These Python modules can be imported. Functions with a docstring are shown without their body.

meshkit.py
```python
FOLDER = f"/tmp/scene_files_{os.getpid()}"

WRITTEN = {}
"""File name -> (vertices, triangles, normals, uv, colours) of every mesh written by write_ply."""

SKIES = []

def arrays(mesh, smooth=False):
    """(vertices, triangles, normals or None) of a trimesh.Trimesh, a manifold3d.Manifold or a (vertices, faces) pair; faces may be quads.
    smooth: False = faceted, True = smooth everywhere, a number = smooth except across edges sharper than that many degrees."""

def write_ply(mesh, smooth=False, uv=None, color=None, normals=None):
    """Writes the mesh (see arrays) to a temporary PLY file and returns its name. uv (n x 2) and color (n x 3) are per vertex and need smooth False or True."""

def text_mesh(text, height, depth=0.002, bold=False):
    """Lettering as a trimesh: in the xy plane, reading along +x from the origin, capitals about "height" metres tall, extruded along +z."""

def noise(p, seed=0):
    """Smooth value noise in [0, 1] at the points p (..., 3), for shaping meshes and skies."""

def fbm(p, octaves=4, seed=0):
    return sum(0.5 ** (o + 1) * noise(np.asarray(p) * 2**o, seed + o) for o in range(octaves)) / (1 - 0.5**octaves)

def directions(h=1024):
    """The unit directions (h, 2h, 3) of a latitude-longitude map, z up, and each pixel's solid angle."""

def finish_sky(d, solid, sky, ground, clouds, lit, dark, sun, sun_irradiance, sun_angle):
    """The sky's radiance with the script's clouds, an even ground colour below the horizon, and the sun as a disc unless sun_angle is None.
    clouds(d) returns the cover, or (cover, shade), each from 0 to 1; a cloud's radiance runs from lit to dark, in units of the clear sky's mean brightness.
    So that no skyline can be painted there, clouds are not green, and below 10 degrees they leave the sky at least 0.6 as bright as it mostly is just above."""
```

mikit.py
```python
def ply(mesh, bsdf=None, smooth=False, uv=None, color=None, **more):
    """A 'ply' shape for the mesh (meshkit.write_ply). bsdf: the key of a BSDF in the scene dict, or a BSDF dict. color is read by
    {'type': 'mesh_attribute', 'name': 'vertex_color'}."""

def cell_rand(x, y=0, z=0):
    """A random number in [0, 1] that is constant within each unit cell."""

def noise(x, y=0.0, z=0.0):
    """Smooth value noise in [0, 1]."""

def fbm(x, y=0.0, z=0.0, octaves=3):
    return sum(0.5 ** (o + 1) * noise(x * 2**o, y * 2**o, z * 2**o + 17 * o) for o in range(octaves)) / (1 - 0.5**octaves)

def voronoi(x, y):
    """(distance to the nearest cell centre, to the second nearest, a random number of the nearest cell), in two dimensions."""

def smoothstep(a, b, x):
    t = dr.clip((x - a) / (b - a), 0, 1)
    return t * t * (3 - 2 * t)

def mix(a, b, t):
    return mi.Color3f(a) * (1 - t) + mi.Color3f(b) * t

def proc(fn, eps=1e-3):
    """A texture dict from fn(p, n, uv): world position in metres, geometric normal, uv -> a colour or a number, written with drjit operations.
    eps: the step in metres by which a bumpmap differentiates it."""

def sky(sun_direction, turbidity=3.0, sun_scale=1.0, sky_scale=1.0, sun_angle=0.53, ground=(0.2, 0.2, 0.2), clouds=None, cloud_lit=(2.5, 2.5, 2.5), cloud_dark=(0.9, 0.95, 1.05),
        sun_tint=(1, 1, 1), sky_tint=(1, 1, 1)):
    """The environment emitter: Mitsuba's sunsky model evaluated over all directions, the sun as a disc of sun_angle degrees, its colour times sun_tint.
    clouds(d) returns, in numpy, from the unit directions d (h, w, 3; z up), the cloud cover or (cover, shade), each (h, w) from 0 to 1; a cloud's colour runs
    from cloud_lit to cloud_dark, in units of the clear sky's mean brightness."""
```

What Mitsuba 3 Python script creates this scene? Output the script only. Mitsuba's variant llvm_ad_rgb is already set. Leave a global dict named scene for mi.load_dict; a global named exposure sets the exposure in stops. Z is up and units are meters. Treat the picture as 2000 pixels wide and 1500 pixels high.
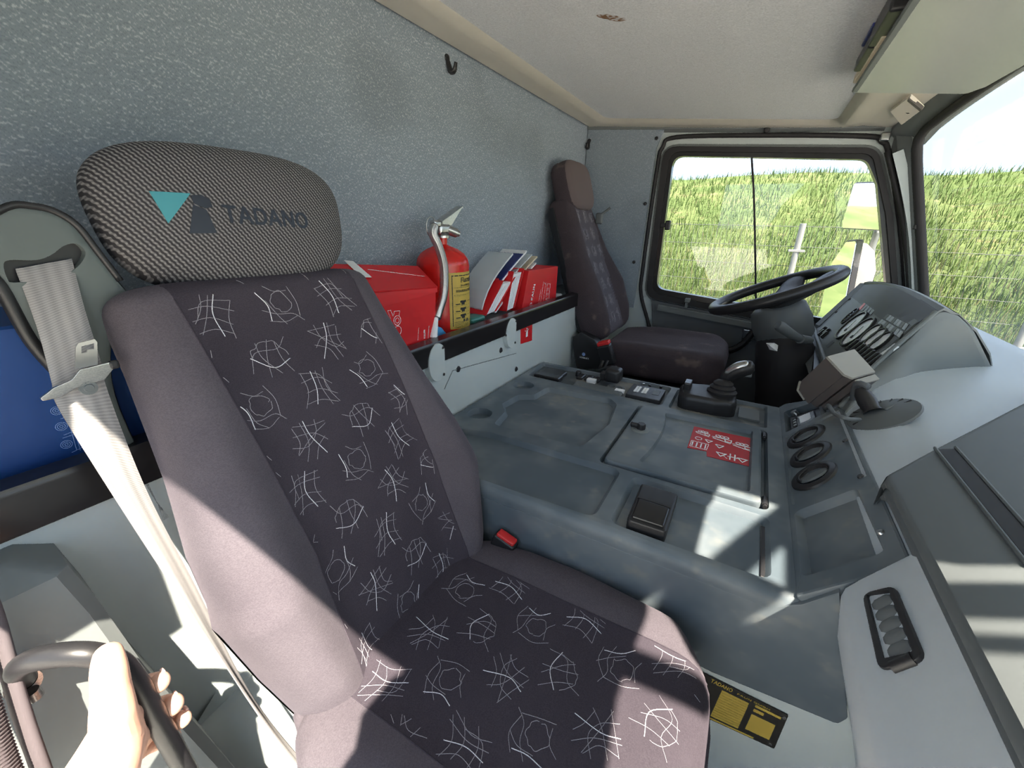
import math, random
import numpy as np, trimesh, mitsuba as mi, drjit as dr
import manifold3d as m3
import mikit, meshkit

T = mi.ScalarTransform4f
random.seed(7)
rng = np.random.default_rng(7)
scene, labels = {}, {}

# ---------------------------------------------------------------- camera, sky, sun, exposure
F = 799.437                                   # focal length in pixels of the 2000 x 1500 frame
RCAM = np.array([[0.49741605, 0.30657071, 0.81153662],
                 [-0.86722738, 0.19969052, 0.45611442],
                 [0.02222485, 0.93066541, -0.36519578]])   # rows: world x (across the cab), y (to the rear), z (up)
scene['camera'] = {'type': 'perspective', 'fov_axis': 'x', 'fov': math.degrees(2 * math.atan(1000 / F)), 'near_clip': 0.02, 'far_clip': 500.0,
                   'to_world': T().look_at(origin=[0, 0, 0], target=RCAM[:, 2].tolist(), up=RCAM[:, 1].tolist())}
SUN = np.array([-1.0, -1.41, 2.63])
scene['sky'] = mikit.sky(SUN, turbidity=3.0, sun_scale=3.7, sky_scale=2.0, sun_tint=(0.94, 1.0, 1.07), sky_tint=(0.97, 1.0, 1.05), ground=(0.22, 0.26, 0.16),
                         clouds=lambda d: np.clip(0.45 + 0.8 * (meshkit.fbm(d * [2.2, 2.2, 5.0] + 3.1, 4) - 0.5), 0, 0.92), cloud_lit=(1.9, 1.95, 2.0), cloud_dark=(1.2, 1.25, 1.3))
exposure = 2.3

# ---------------------------------------------------------------- helpers
def ray(u, v):
    return RCAM @ np.array([(u - 1000) / F, (750 - v) / F, 1.0])

def at(u, v, x=None, y=None, z=None):
    """the point of a plane x = .., y = .. or z = .. that the photograph shows at this pixel"""
    r = ray(u, v)
    return r * (x / r[0] if x is not None else y / r[1] if y is not None else z / r[2])

def onplane(u, v, p0, n):
    r = ray(u, v)
    return r * (np.dot(n, p0) / np.dot(n, r))

def unit(v):
    v = np.asarray(v, float)
    return v / np.linalg.norm(v)

def key_of(name):
    """the name, or the name with the next free three-digit number"""
    if name not in USED:
        USED.add(name)
        return name
    i = 1
    while f'{name}_{i:03d}' in USED:
        i += 1
    USED.add(f'{name}_{i:03d}')
    return f'{name}_{i:03d}'
USED = set()

def tag(k, label, cat=None, group=None, kind=None):
    d = {'label': label}
    if cat: d['category'] = cat
    if group: d['group'] = group
    if kind: d['kind'] = kind
    labels[k] = d

def thing(name, label, cat, group=None):
    k = key_of(name)
    tag(k, label, cat, group)
    return k

def put(name, mesh, mat, smooth=False, parent=None, label=None, cat=None, group=None, kind=None, **more):
    k = key_of((parent + '__' if parent else '') + name)
    if isinstance(mesh, (list, tuple)) and len(mesh) and not isinstance(mesh[0], np.ndarray):
        mesh = cat_mesh(mesh)
    scene[k] = mikit.ply(mesh, mat, smooth=smooth, **more)
    if label or kind or cat:
        labels[k] = {}
        if label: labels[k]['label'] = label
        if cat: labels[k]['category'] = cat
        if group: labels[k]['group'] = group
        if kind: labels[k]['kind'] = kind
    return k

def tm(v, f):
    return trimesh.Trimesh(np.asarray(v, float), np.asarray(f, int), process=False)

def cat_mesh(ms):
    return trimesh.util.concatenate(list(ms))

def to_man(m):
    m = m.copy(); m.merge_vertices()
    return m3.Manifold(m3.Mesh(np.asarray(m.vertices, np.float32), np.asarray(m.faces, np.uint32)))

def of_man(m):
    q = m.to_mesh()
    return tm(q.vert_properties[:, :3], q.tri_verts)

def area2(p):
    x, y = p[:, 0], p[:, 1]
    return 0.5 * np.sum(x * np.roll(y, -1) - y * np.roll(x, -1))

def round_poly(p, r, k=5):
    """polygon (n x 2) with its corners rounded by radius r (a number or one per corner)"""
    p = np.asarray(p, float); n = len(p)
    rs = np.full(n, r, float) if np.isscalar(r) else np.asarray(r, float)
    out = []
    for i in range(n):
        a, b, c = p[i - 1], p[i], p[(i + 1) % n]
        d1, d2 = unit(a - b), unit(c - b)
        half = math.acos(np.clip(d1 @ d2, -1, 1)) / 2
        t = min(rs[i] / max(math.tan(half), 1e-6), 0.48 * np.linalg.norm(a - b), 0.48 * np.linalg.norm(c - b))
        if t < 1e-5 or half > 1.56:
            out.append(b); continue
        s, e = b + d1 * t, b + d2 * t
        for q in np.linspace(0, 1, k):
            out.append((1 - q) ** 2 * s + 2 * q * (1 - q) * b + q * q * e)
    return np.array(out)

def inset(p, d):
    n = len(p); out = []
    for i in range(n):
        a, b, c = p[i - 1], p[i], p[(i + 1) % n]
        e1, e2 = unit(b - a), unit(c - b)
        n1, n2 = np.array([-e1[1], e1[0]]), np.array([-e2[1], e2[0]])
        out.append(b + d * (n1 + n2) / max(1 + n1 @ n2, 0.35))
    return np.array(out)

def fill(p):
    p = np.ascontiguousarray(p[:, :2], float)
    if area2(p) < 0: return len(p) - 1 - np.asarray(m3.triangulate([p[::-1]]), int)[:, ::-1][:, ::-1]
    return np.asarray(m3.triangulate([p]), int)

def extrude(p, z0, z1, b=0.0, b0=0.0):
    """polygon (ccw) from z0 to z1, the upper edge chamfered by b and the lower one by b0"""
    p = np.asarray(p, float)
    if area2(p) < 0: p = p[::-1]
    rings = []
    if b0: rings.append((inset(p, b0), z0))
    rings.append((p, z0 + b0)); rings.append((p, z1 - b))
    if b:
        rings.append((inset(p, b * 0.3), z1 - b * 0.3)); rings.append((inset(p, b), z1))
    n = len(p); v = np.vstack([np.column_stack([q, np.full(n, z)]) for q, z in rings])
    f = []
    i = np.arange(n); j = (i + 1) % n
    for k in range(len(rings) - 1):
        f.append(np.column_stack([i + k * n, j + k * n, j + (k + 1) * n])); f.append(np.column_stack([i + k * n, j + (k + 1) * n, i + (k + 1) * n]))
    t = fill(rings[-1][0]); t0 = fill(rings[0][0])
    f.append(t + (len(rings) - 1) * n); f.append(t0[:, ::-1])
    m = tm(v, np.vstack(f))
    if m.volume < 0: m.invert()
    return m

def frame_of(o, u, n):
    """4 x 4: local x along u, local z along n"""
    n = unit(n); u = np.asarray(u, float); u = unit(u - n * (u @ n))
    M = np.eye(4); M[:3, 0], M[:3, 1], M[:3, 2], M[:3, 3] = u, np.cross(n, u), n, o
    return M

def move(m, M):
    m = m.copy(); m.apply_transform(M); return m

def slab(pts, depth, r=0.0, b=0.0, k=5):
    """solid whose visible face is the polygon pts (3-D) and whose body goes back along the vector depth"""
    pts = np.asarray(pts, float); depth = np.asarray(depth, float)
    c = pts.mean(0)
    n = np.zeros(3)
    for i in range(len(pts)): n += np.cross(pts[i] - c, pts[(i + 1) % len(pts)] - c)
    n = unit(n)
    if n @ depth > 0: n = -n
    M = frame_of(c, pts[1] - pts[0], n)
    loc = (pts - c) @ M[:3, :3]
    p = loc[:, :2]
    rr = r
    if area2(p) < 0:
        p = p[::-1]
        if not np.isscalar(r): rr = np.asarray(r)[::-1]
    if not np.isscalar(rr) or rr > 0: p = round_poly(p, rr, k)
    m = extrude(p, -abs(depth @ n), 0, b)
    return move(m, M)

def box(x0, x1, y0, y1, z0, z1, b=0.0):
    """box with chamfered edges"""
    c = np.array([x0 + x1, y0 + y1, z0 + z1]) / 2; s = np.array([abs(x1 - x0), abs(y1 - y0), abs(z1 - z0)]) / 2
    if b <= 0:
        m = trimesh.creation.box(extents=2 * s); m.apply_translation(c); return m
    pts = []
    for sx in (-1, 1):
        for sy in (-1, 1):
            for sz in (-1, 1):
                q = np.array([sx, sy, sz]) * s
                for a in range(3):
                    d = np.array([sx, sy, sz]) * b; d[a] = 0
                    pts.append(q - d)
    m = trimesh.convex.convex_hull(np.array(pts) + c)
    return tm(m.vertices, m.faces)

def obox(c, R, s, b=0.0):
    """box of size s at c with axes in the columns of R"""
    m = box(-s[0] / 2, s[0] / 2, -s[1] / 2, s[1] / 2, -s[2] / 2, s[2] / 2, b)
    M = np.eye(4); M[:3, :3] = R; M[:3, 3] = c
    return move(m, M)

_ICO = trimesh.creation.icosphere(subdivisions=1).vertices
_ICO2 = trimesh.creation.icosphere(subdivisions=2).vertices
def rbox(c, s, r, R=None, fine=False):
    """box with rounded edges"""
    s = np.asarray(s, float) / 2; r = min(r, s.min() * 0.999); ico = _ICO2 if fine else _ICO
    pts = np.vstack([ico * r + (s - r) * np.array([a, b, d]) for a in (-1, 1) for b in (-1, 1) for d in (-1, 1)])
    h = trimesh.convex.convex_hull(pts)
    v = h.vertices if R is None else h.vertices @ np.asarray(R).T
    return tm(v + np.asarray(c), h.faces)

def hull(pts):
    h = trimesh.convex.convex_hull(np.asarray(pts, float)); return tm(h.vertices, h.faces)

def spline(pts, n=8, closed=False):
    """Catmull-Rom through the points"""
    p = np.asarray(pts, float)
    if closed: q = np.vstack([p[-1], p, p[0], p[1]])
    else: q = np.vstack([2 * p[0] - p[1], p, 2 * p[-1] - p[-2]])
    out = []
    for i in range(1, len(q) - 2):
        a, b, c, d = q[i - 1], q[i], q[i + 1], q[i + 2]
        for t in np.arange(n) / n:
            out.append(0.5 * (2 * b + (c - a) * t + (2 * a - 5 * b + 4 * c - d) * t * t + (3 * b - a - 3 * c + d) * t ** 3))
    if not closed: out.append(p[-1])
    return np.array(out)

def sweep(path, prof, closed=False, up=None, scale=None, caps=True):
    """profile (m x 2, ccw) along a path; up fixes the profile's second axis"""
    p = np.asarray(path, float); n = len(p); prof = np.asarray(prof, float); m = len(prof)
    if closed: t = np.roll(p, -1, 0) - np.roll(p, 1, 0)
    else: t = np.gradient(p, axis=0)
    t /= np.linalg.norm(t, axis=1, keepdims=True) + 1e-12
    if up is not None:
        w = np.broadcast_to(np.asarray(up, float), p.shape)
        a = np.cross(w, t); a /= np.linalg.norm(a, axis=1, keepdims=True) + 1e-12
    else:
        a = np.zeros_like(p); ref = np.array([0, 0, 1.0]) if abs(t[0][2]) < 0.9 else np.array([1.0, 0, 0])
        a[0] = unit(np.cross(t[0], ref))
        for i in range(1, n):
            q = a[i - 1] - t[i] * (a[i - 1] @ t[i]); a[i] = unit(q)
    b = np.cross(t, a)
    sc = np.ones(n) if scale is None else np.asarray(scale, float)
    v = p[:, None] + (prof[None, :, 0, None] * a[:, None] + prof[None, :, 1, None] * b[:, None]) * sc[:, None, None]
    v = v.reshape(-1, 3); f = []
    i = np.arange(m); j = (i + 1) % m
    for k in range(n if closed else n - 1):
        A, B = k * m, ((k + 1) % n) * m
        f.append(np.column_stack([A + i, A + j, B + j])); f.append(np.column_stack([A + i, B + j, B + i]))
    if caps and not closed:
        tt = fill(prof); f.append(tt[:, ::-1]); f.append(tt + (n - 1) * m)
    mm = tm(v, np.vstack(f))
    if mm.volume < 0: mm.invert()
    return mm

def circle(r, n=10, ry=None):
    a = np.arange(n) * 2 * np.pi / n
    return np.column_stack([r * np.cos(a), (ry or r) * np.sin(a)])

def tube(pts, r, n=10, sm=0, closed=False, scale=None):
    p = spline(pts, sm, closed) if sm else np.asarray(pts, float)
    return sweep(p, circle(r, n), closed, scale=scale)

def cyl(p0, p1, r, n=20, b=0.0, r1=None):
    p0, p1 = np.asarray(p0, float), np.asarray(p1, float); d = p1 - p0; L = np.linalg.norm(d); r1 = r if r1 is None else r1
    prof = [(0, 0), (r - b, 0), (r, b), (r1, L - b), (r1 - b, L), (0, L)] if b else [(0, 0), (r, 0), (r1, L), (0, L)]
    return lathe(prof, p0, d, n)

def lathe(prof, o=(0, 0, 0), axis=(0, 0, 1), n=28):
    """(radius, height) pairs turned about the axis through o"""
    prof = np.asarray(prof, float); ax = unit(axis)
    ref = np.array([0, 0, 1.0]) if abs(ax[2]) < 0.9 else np.array([1.0, 0, 0])
    a = unit(np.cross(ref, ax)); b = np.cross(ax, a)
    th = np.arange(n) * 2 * np.pi / n
    ring = np.cos(th)[:, None] * a + np.sin(th)[:, None] * b
    v = (np.asarray(o, float) + prof[:, None, 1, None] * ax + prof[:, None, 0, None] * ring[None]).reshape(-1, 3)
    f = []; i = np.arange(n); j = (i + 1) % n
    for k in range(len(prof) - 1):
        f.append(np.column_stack([k * n + i, k * n + j, (k + 1) * n + j])); f.append(np.column_stack([k * n + i, (k + 1) * n + j, (k + 1) * n + i]))
    m = tm(v, np.vstack(f)); m.merge_vertices(); m.update_faces(m.nondegenerate_faces())
    if m.volume < 0: m.invert()
    return m

def loft(rings, cap=True, closed_v=True):
    """skin over rings of equal length"""
    R = [np.asarray(r, float) for r in rings]; m = len(R[0]); v = np.vstack(R); f = []
    i = np.arange(m) if closed_v else np.arange(m - 1); j = (i + 1) % m
    for k in range(len(R) - 1):
        f.append(np.column_stack([k * m + i, k * m + j, (k + 1) * m + j])); f.append(np.column_stack([k * m + i, (k + 1) * m + j, (k + 1) * m + i]))
    if cap:
        n0 = len(v); v = np.vstack([v, R[0].mean(0), R[-1].mean(0)])
        f.append(np.column_stack([j, i, np.full(len(i), n0)])); f.append(np.column_stack([(len(R) - 1) * m + i, (len(R) - 1) * m + j, np.full(len(i), n0 + 1)]))
    mm = tm(v, np.vstack(f))
    if cap and mm.volume < 0: mm.invert()
    return mm

def grid(fn, us, vs):
    """surface patch fn(u, v) -> point"""
    P = np.array([[fn(u, v) for v in vs] for u in us]); nu, nv = len(us), len(vs)
    i, j = np.meshgrid(np.arange(nu - 1), np.arange(nv - 1), indexing='ij')
    q = np.stack([i * nv + j, (i + 1) * nv + j, (i + 1) * nv + j + 1, i * nv + j + 1], -1).reshape(-1, 4)
    return tm(P.reshape(-1, 3), np.vstack([q[:, [0, 1, 2]], q[:, [0, 2, 3]]]))

def solid_sheet(m, d):
    """gives an open sheet the thickness d (a vector)"""
    n = len(m.vertices); v = np.vstack([m.vertices, m.vertices + np.asarray(d)])
    e = np.sort(m.edges, axis=1); _, idx, cnt = np.unique(e, axis=0, return_index=True, return_counts=True)
    bd = m.edges[idx[cnt == 1]]
    f = np.vstack([m.faces, m.faces[:, ::-1] + n, np.column_stack([bd[:, 1], bd[:, 0], bd[:, 0] + n]), np.column_stack([bd[:, 1], bd[:, 0] + n, bd[:, 1] + n])])
    mm = tm(v, f)
    if mm.volume < 0: mm.invert()
    return mm

def text_on(s, height, o, right, up, out, depth=0.0006, bold=False, width=None):
    """lettering standing on a surface: origin o, reading direction right, letters' up, surface normal out"""
    m = meshkit.text_mesh(s, height, depth, bold)
    if width:
        w = np.ptp(m.vertices[:, 0]); m.vertices[:, 0] *= width / w
    M = np.eye(4); M[:3, 0], M[:3, 1], M[:3, 2], M[:3, 3] = unit(right), unit(up), unit(out), o
    if np.linalg.det(M[:3, :3]) < 0: m.invert()
    return move(m, M)

# ---------------------------------------------------------------- materials
def srgb(r, g, b):
    c = np.array([r, g, b]) / 255.0
    return np.where(c < 0.04045, c / 12.92, ((c + 0.055) / 1.055) ** 2.4).tolist()

def mat(name, color, rough=0.6, metal=0.0, spec=0.5, sheen=0.0, coat=0.0, bump=None, bscale=0.001):
    c = {'type': 'rgb', 'value': list(map(float, color))} if not isinstance(color, dict) else color
    d = {'type': 'principled', 'base_color': c, 'roughness': float(rough), 'metallic': float(metal), 'specular': float(spec)}
    if sheen: d['sheen'] = float(sheen)
    if coat: d['clearcoat'] = float(coat); d['clearcoat_gloss'] = 0.9
    if bump is not None: d = {'type': 'bumpmap', 'arbitrary': bump, 'scale': float(bscale), 'bsdf': d}
    scene['m_' + name] = {'type': 'twosided', 'bsdf': d}
    return 'm_' + name

n3 = lambda p, s: mikit.noise(p.x * s, p.y * s, p.z * s)
f3 = lambda p, s, o=3: mikit.fbm(p.x * s, p.y * s, p.z * s, o)
def wall_fabric(p, n, uv):
    a = mikit.noise(p.x * 300, p.y * 300, p.z * 300)
    b = mikit.noise(p.x * 760 + 9, p.y * 760, p.z * 500)
    fleck = mikit.smoothstep(0.55, 0.85, 0.6 * a + 0.4 * b)
    dark = mikit.smoothstep(0.45, 0.2, 0.4 * a + 0.6 * b)
    grime = mikit.smoothstep(0.55, 0.8, f3(p, 3.5, 4)) * 0.15
    c = mikit.mix((0.26, 0.31, 0.36), (0.45, 0.50, 0.54), fleck)
    c = mikit.mix(c, (0.195, 0.235, 0.28), dark * 0.7)
    return c * (1 - grime)
STAIN = at(1192, 70, z=0.42)
def ceiling_fabric(p, n, uv):
    a = mikit.noise(p.x * 380, p.y * 380, p.z * 380)
    c = mikit.mix((0.50, 0.52, 0.54), (0.64, 0.66, 0.68), a)
    dx, dy = (p.x - float(STAIN[0])), (p.y - float(STAIN[1]))
    q = dx * 0.60 - dy * 0.80; w = dx * 0.80 + dy * 0.60
    rr = dr.square(q / 0.036) + dr.square(w / 0.016) + 1.6 * (f3(p, 90, 3) - 0.5)
    s = mikit.smoothstep(1.0, 0.35, rr) * (0.35 + 0.65 * mikit.smoothstep(0.35, 0.6, n3(p, 160)))
    return mikit.mix(c, (0.20, 0.115, 0.065), s)
def console_plastic(p, n, uv):
    d = f3(p, 9, 4); s = f3(p + 4.7, 38, 3)
    c = mikit.mix((0.078, 0.103, 0.124), (0.142, 0.166, 0.182), mikit.smoothstep(0.35, 0.7, d))
    return mikit.mix(c, (0.23, 0.225, 0.195), mikit.smoothstep(0.55, 0.78, s * 0.6 + d * 0.4) * 0.5)
def dusty(p, n, uv):
    d = f3(p, 14, 4)
    return mikit.mix((0.055, 0.066, 0.072), (0.19, 0.185, 0.165), mikit.smoothstep(0.42, 0.72, d))
def velour(p, n, uv):
    a = n3(p, 900); b = f3(p, 14, 3)
    return mikit.mix((0.062, 0.053, 0.066), (0.115, 0.103, 0.118), 0.55 * a + 0.45 * b)
def velour_dark(p, n, uv):
    a = n3(p, 900); b = f3(p, 11, 3)
    return mikit.mix((0.034, 0.028, 0.038), (0.066, 0.057, 0.07), 0.5 * a + 0.5 * b)
def velour_worn(p, n, uv):
    a = n3(p, 600); b = f3(p, 16, 4)
    c = mikit.mix((0.040, 0.031, 0.036), (0.082, 0.066, 0.073), 0.5 * a + 0.5 * b)
    return mikit.mix(c, (0.24, 0.18, 0.15), mikit.smoothstep(0.62, 0.85, b) * 0.5)
def knit(p, n, uv):
    q = (p.x * 0.83 + p.z * 0.55) * 590; w = (p.z * 0.83 - p.x * 0.55 + p.y * 0.3) * 330
    k = 0.5 + 0.5 * dr.sin(q * 2.2 + 0.5 * dr.sin(w * 3.0)); g = mikit.smoothstep(0.35, 0.75, k) * (0.55 + 0.45 * mikit.smoothstep(-0.3, 0.4, dr.sin(w * 4.4 + q)))
    return mikit.mix((0.042, 0.040, 0.043), (0.225, 0.215, 0.215), g)
def webbing(p, n, uv):
    k = 0.5 + 0.5 * dr.sin(uv.y * 6.2832); e = 0.5 + 0.5 * dr.sin(uv.x * 25.1)
    return mikit.mix((0.20, 0.195, 0.20), (0.34, 0.33, 0.33), 0.6 * k + 0.4 * e)
def brushed(p, n, uv):
    return mikit.mix((0.45, 0.45, 0.45), (0.66, 0.65, 0.63), mikit.noise(p.x * 900, p.y * 90, p.z * 900))

WALL = mat('wall_fabric', mikit.proc(wall_fabric), 0.95, spec=0.2)
CEIL = mat('ceiling_fabric', mikit.proc(ceiling_fabric), 0.95, spec=0.2)
CONS = mat('console_plastic', mikit.proc(console_plastic), 0.5, spec=0.5)
DUSTY = mat('dusty_plastic', mikit.proc(dusty), 0.6)
TRIM = mat('trim_beige', (0.50, 0.48, 0.425), 0.55)
PALE = mat('pale_plastic', (0.50, 0.555, 0.555), 0.45)
DASHL = mat('dash_light', (0.42, 0.47, 0.51), 0.42)
DASHD = mat('dash_dark', (0.108, 0.122, 0.128), 0.5)
GREYM = mat('grey_mid', (0.16, 0.178, 0.18), 0.55)
DOORG = mat('door_grey', (0.105, 0.115, 0.125), 0.6)
BLACK = mat('black_plastic', (0.018, 0.018, 0.02), 0.4)
RUBBER = mat('black_rubber', (0.022, 0.021, 0.023), 0.65)
GLOSSB = mat('gloss_black', (0.012, 0.011, 0.012), 0.22, coat=0.4)
VEL = mat('velour', mikit.proc(velour), 0.95, spec=0.15, sheen=0.6)
VELD = mat('velour_dark', mikit.proc(velour_dark), 0.95, spec=0.15, sheen=0.5)
VELW = mat('velour_worn', mikit.proc(velour_worn), 0.9, spec=0.15, sheen=0.5)
KNIT = mat('knit_mesh', mikit.proc(knit), 0.9, spec=0.2)
VELF = mat('velour_front', (0.135, 0.108, 0.108), 0.9, spec=0.15, sheen=0.5)
THREAD = mat('thread', (0.24, 0.225, 0.25), 0.6)
THREADW = mat('thread_bright', (0.60, 0.58, 0.62), 0.5)
WEB = mat('webbing', mikit.proc(webbing), 0.7)
STEEL = mat('steel', mikit.proc(brushed), 0.28, metal=1.0)
CHROME = mat('chrome', (0.75, 0.75, 0.74), 0.12, metal=1.0)
MIRR = mat('mirror_glass', (0.86, 0.87, 0.88), 0.015, metal=1.0)
RED = mat('red_card', (0.58, 0.014, 0.018), 0.45)
REDP = mat('red_paint', (0.56, 0.012, 0.008), 0.25, coat=0.6)
REDS = mat('red_sticker', (0.40, 0.018, 0.022), 0.5)
REDB = mat('red_button', (0.62, 0.03, 0.03), 0.4)
BLUE = mat('blue_card', (0.010, 0.055, 0.22), 0.5)
BLUEL = mat('blue_line', (0.22, 0.34, 0.62), 0.6)
BLUEC = mat('blue_cloth', (0.05, 0.28, 0.55), 0.6)
GREENP = mat('green_plastic', (0.03, 0.16, 0.13), 0.3)
WHITE = mat('white_paper', (0.78, 0.79, 0.80), 0.7)
PAPERB = mat('paper_cream', (0.62, 0.54, 0.40), 0.8)
PAPERG = mat('paper_grey', (0.50, 0.55, 0.58), 0.7)
NAVY = mat('navy_print', (0.02, 0.03, 0.16), 0.5)
GOLD = mat('gold_label', (0.50, 0.36, 0.07), 0.45)
INK = mat('ink', (0.015, 0.014, 0.012), 0.6)
TEAL = mat('teal_print', (0.05, 0.26, 0.30), 0.5)
NAVYP = mat('dark_print', (0.016, 0.022, 0.035), 0.4)
CREAM = mat('cream_plastic', (0.68, 0.63, 0.56), 0.4)
VISOR = mat('visor_board', (0.42, 0.45, 0.42), 0.35)
TERM = mat('terminal_brown', (0.10, 0.09, 0.088), 0.45)
TERMT = mat('terminal_light', (0.30, 0.29, 0.255), 0.35)
GAUGE = mat('gauge_white', (0.86, 0.89, 0.92), 0.35)
SKIN = mat('skin', (0.62, 0.36, 0.26), 0.5, spec=0.4)
NAIL = mat('nail', (0.66, 0.42, 0.34), 0.3)
SEALF = mat('seal_fabric', (0.085, 0.072, 0.08), 0.9, sheen=0.4)
GALV = mat('galvanised', (0.24, 0.25, 0.25), 0.5, metal=0.3)
WIRE = mat('fence_wire', (0.075, 0.085, 0.085), 0.6)
TOWER = mat('tower_plastic', (0.10, 0.12, 0.118), 0.5)
YELLOW = mat('yellow_sticker', (0.62, 0.46, 0.02), 0.5)
scene['m_glass'] = {'type': 'thindielectric', 'int_ior': 1.5}
GLASS = 'm_glass'
# ---------------------------------------------------------------- the cab's shell
XD, YW, ZF = 2.30, 0.88, -1.12           # driver's side wall, rear wall, floor
def zc(y): return 0.4185 + 0.087 * y      # headliner
def zo(y): return 0.404 + 0.07 * y        # lower edge of its trim
def yws(x, z): return -0.537 + 0.335 * (z - 0.01) - 0.09 * (1 - ((x - 1.1) / 1.12) ** 2)   # inner face of the windscreen

put('floor', box(-0.06, 2.36, -0.62, 0.95, ZF - 0.05, ZF), RUBBER, kind='structure', label='dark rubber cab floor')
put('wall_rear', box(-0.10, 2.36, YW, YW + 0.05, ZF, 0.60), WALL, kind='structure', label='grey flecked fabric rear wall of the cab')

# driver's side wall with the hole of the side window
def onx(pts, x=XD): return [at(u, v, x=x) for u, v in pts]
GL = onx([(1316, 305), (1692, 312), (1712, 360), (1730, 560), (1728, 650), (1600, 620), (1282, 563)])
def yz(pts): return np.array([[p[1], p[2]] for p in pts])
M_X = np.array([[0, 0, 1, 0], [1, 0, 0, 0], [0, 1, 0, 0], [0, 0, 0, 1.0]])     # local x, y, z -> world y, z, x
gl_loop = round_poly(yz(GL), [0.045, 0.05, 0.02, 0.0, 0.05, 0.0, 0.05], 6)
if area2(gl_loop) < 0: gl_loop = gl_loop[::-1]
outer = np.array([[-0.50, ZF], [0.93, ZF], [0.93, 0.60], [-0.36, 0.60], [-0.40, 0.38], [-0.66, -0.34]])
hole = m3.CrossSection([inset(gl_loop, -0.012)]); out_cs = m3.CrossSection([outer if area2(outer) > 0 else outer[::-1]])
wl = of_man(m3.Manifold.extrude(out_cs - hole, 0.06)); wl.apply_transform(M_X); wl.apply_translation([XD, 0, 0])
put('wall_left', wl, PALE, 30, kind='structure', label="pale metal side wall on the driver's side")

def ring(loop_out, loop_in, x0, x1, b=0.0):
    a = loop_out if area2(loop_out) > 0 else loop_out[::-1]; c = loop_in if area2(loop_in) > 0 else loop_in[::-1]
    m = of_man(m3.Manifold.extrude(m3.CrossSection([a]) - m3.CrossSection([c]), x1 - x0)); m.apply_transform(M_X); m.apply_translation([x0, 0, 0]); return m
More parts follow.
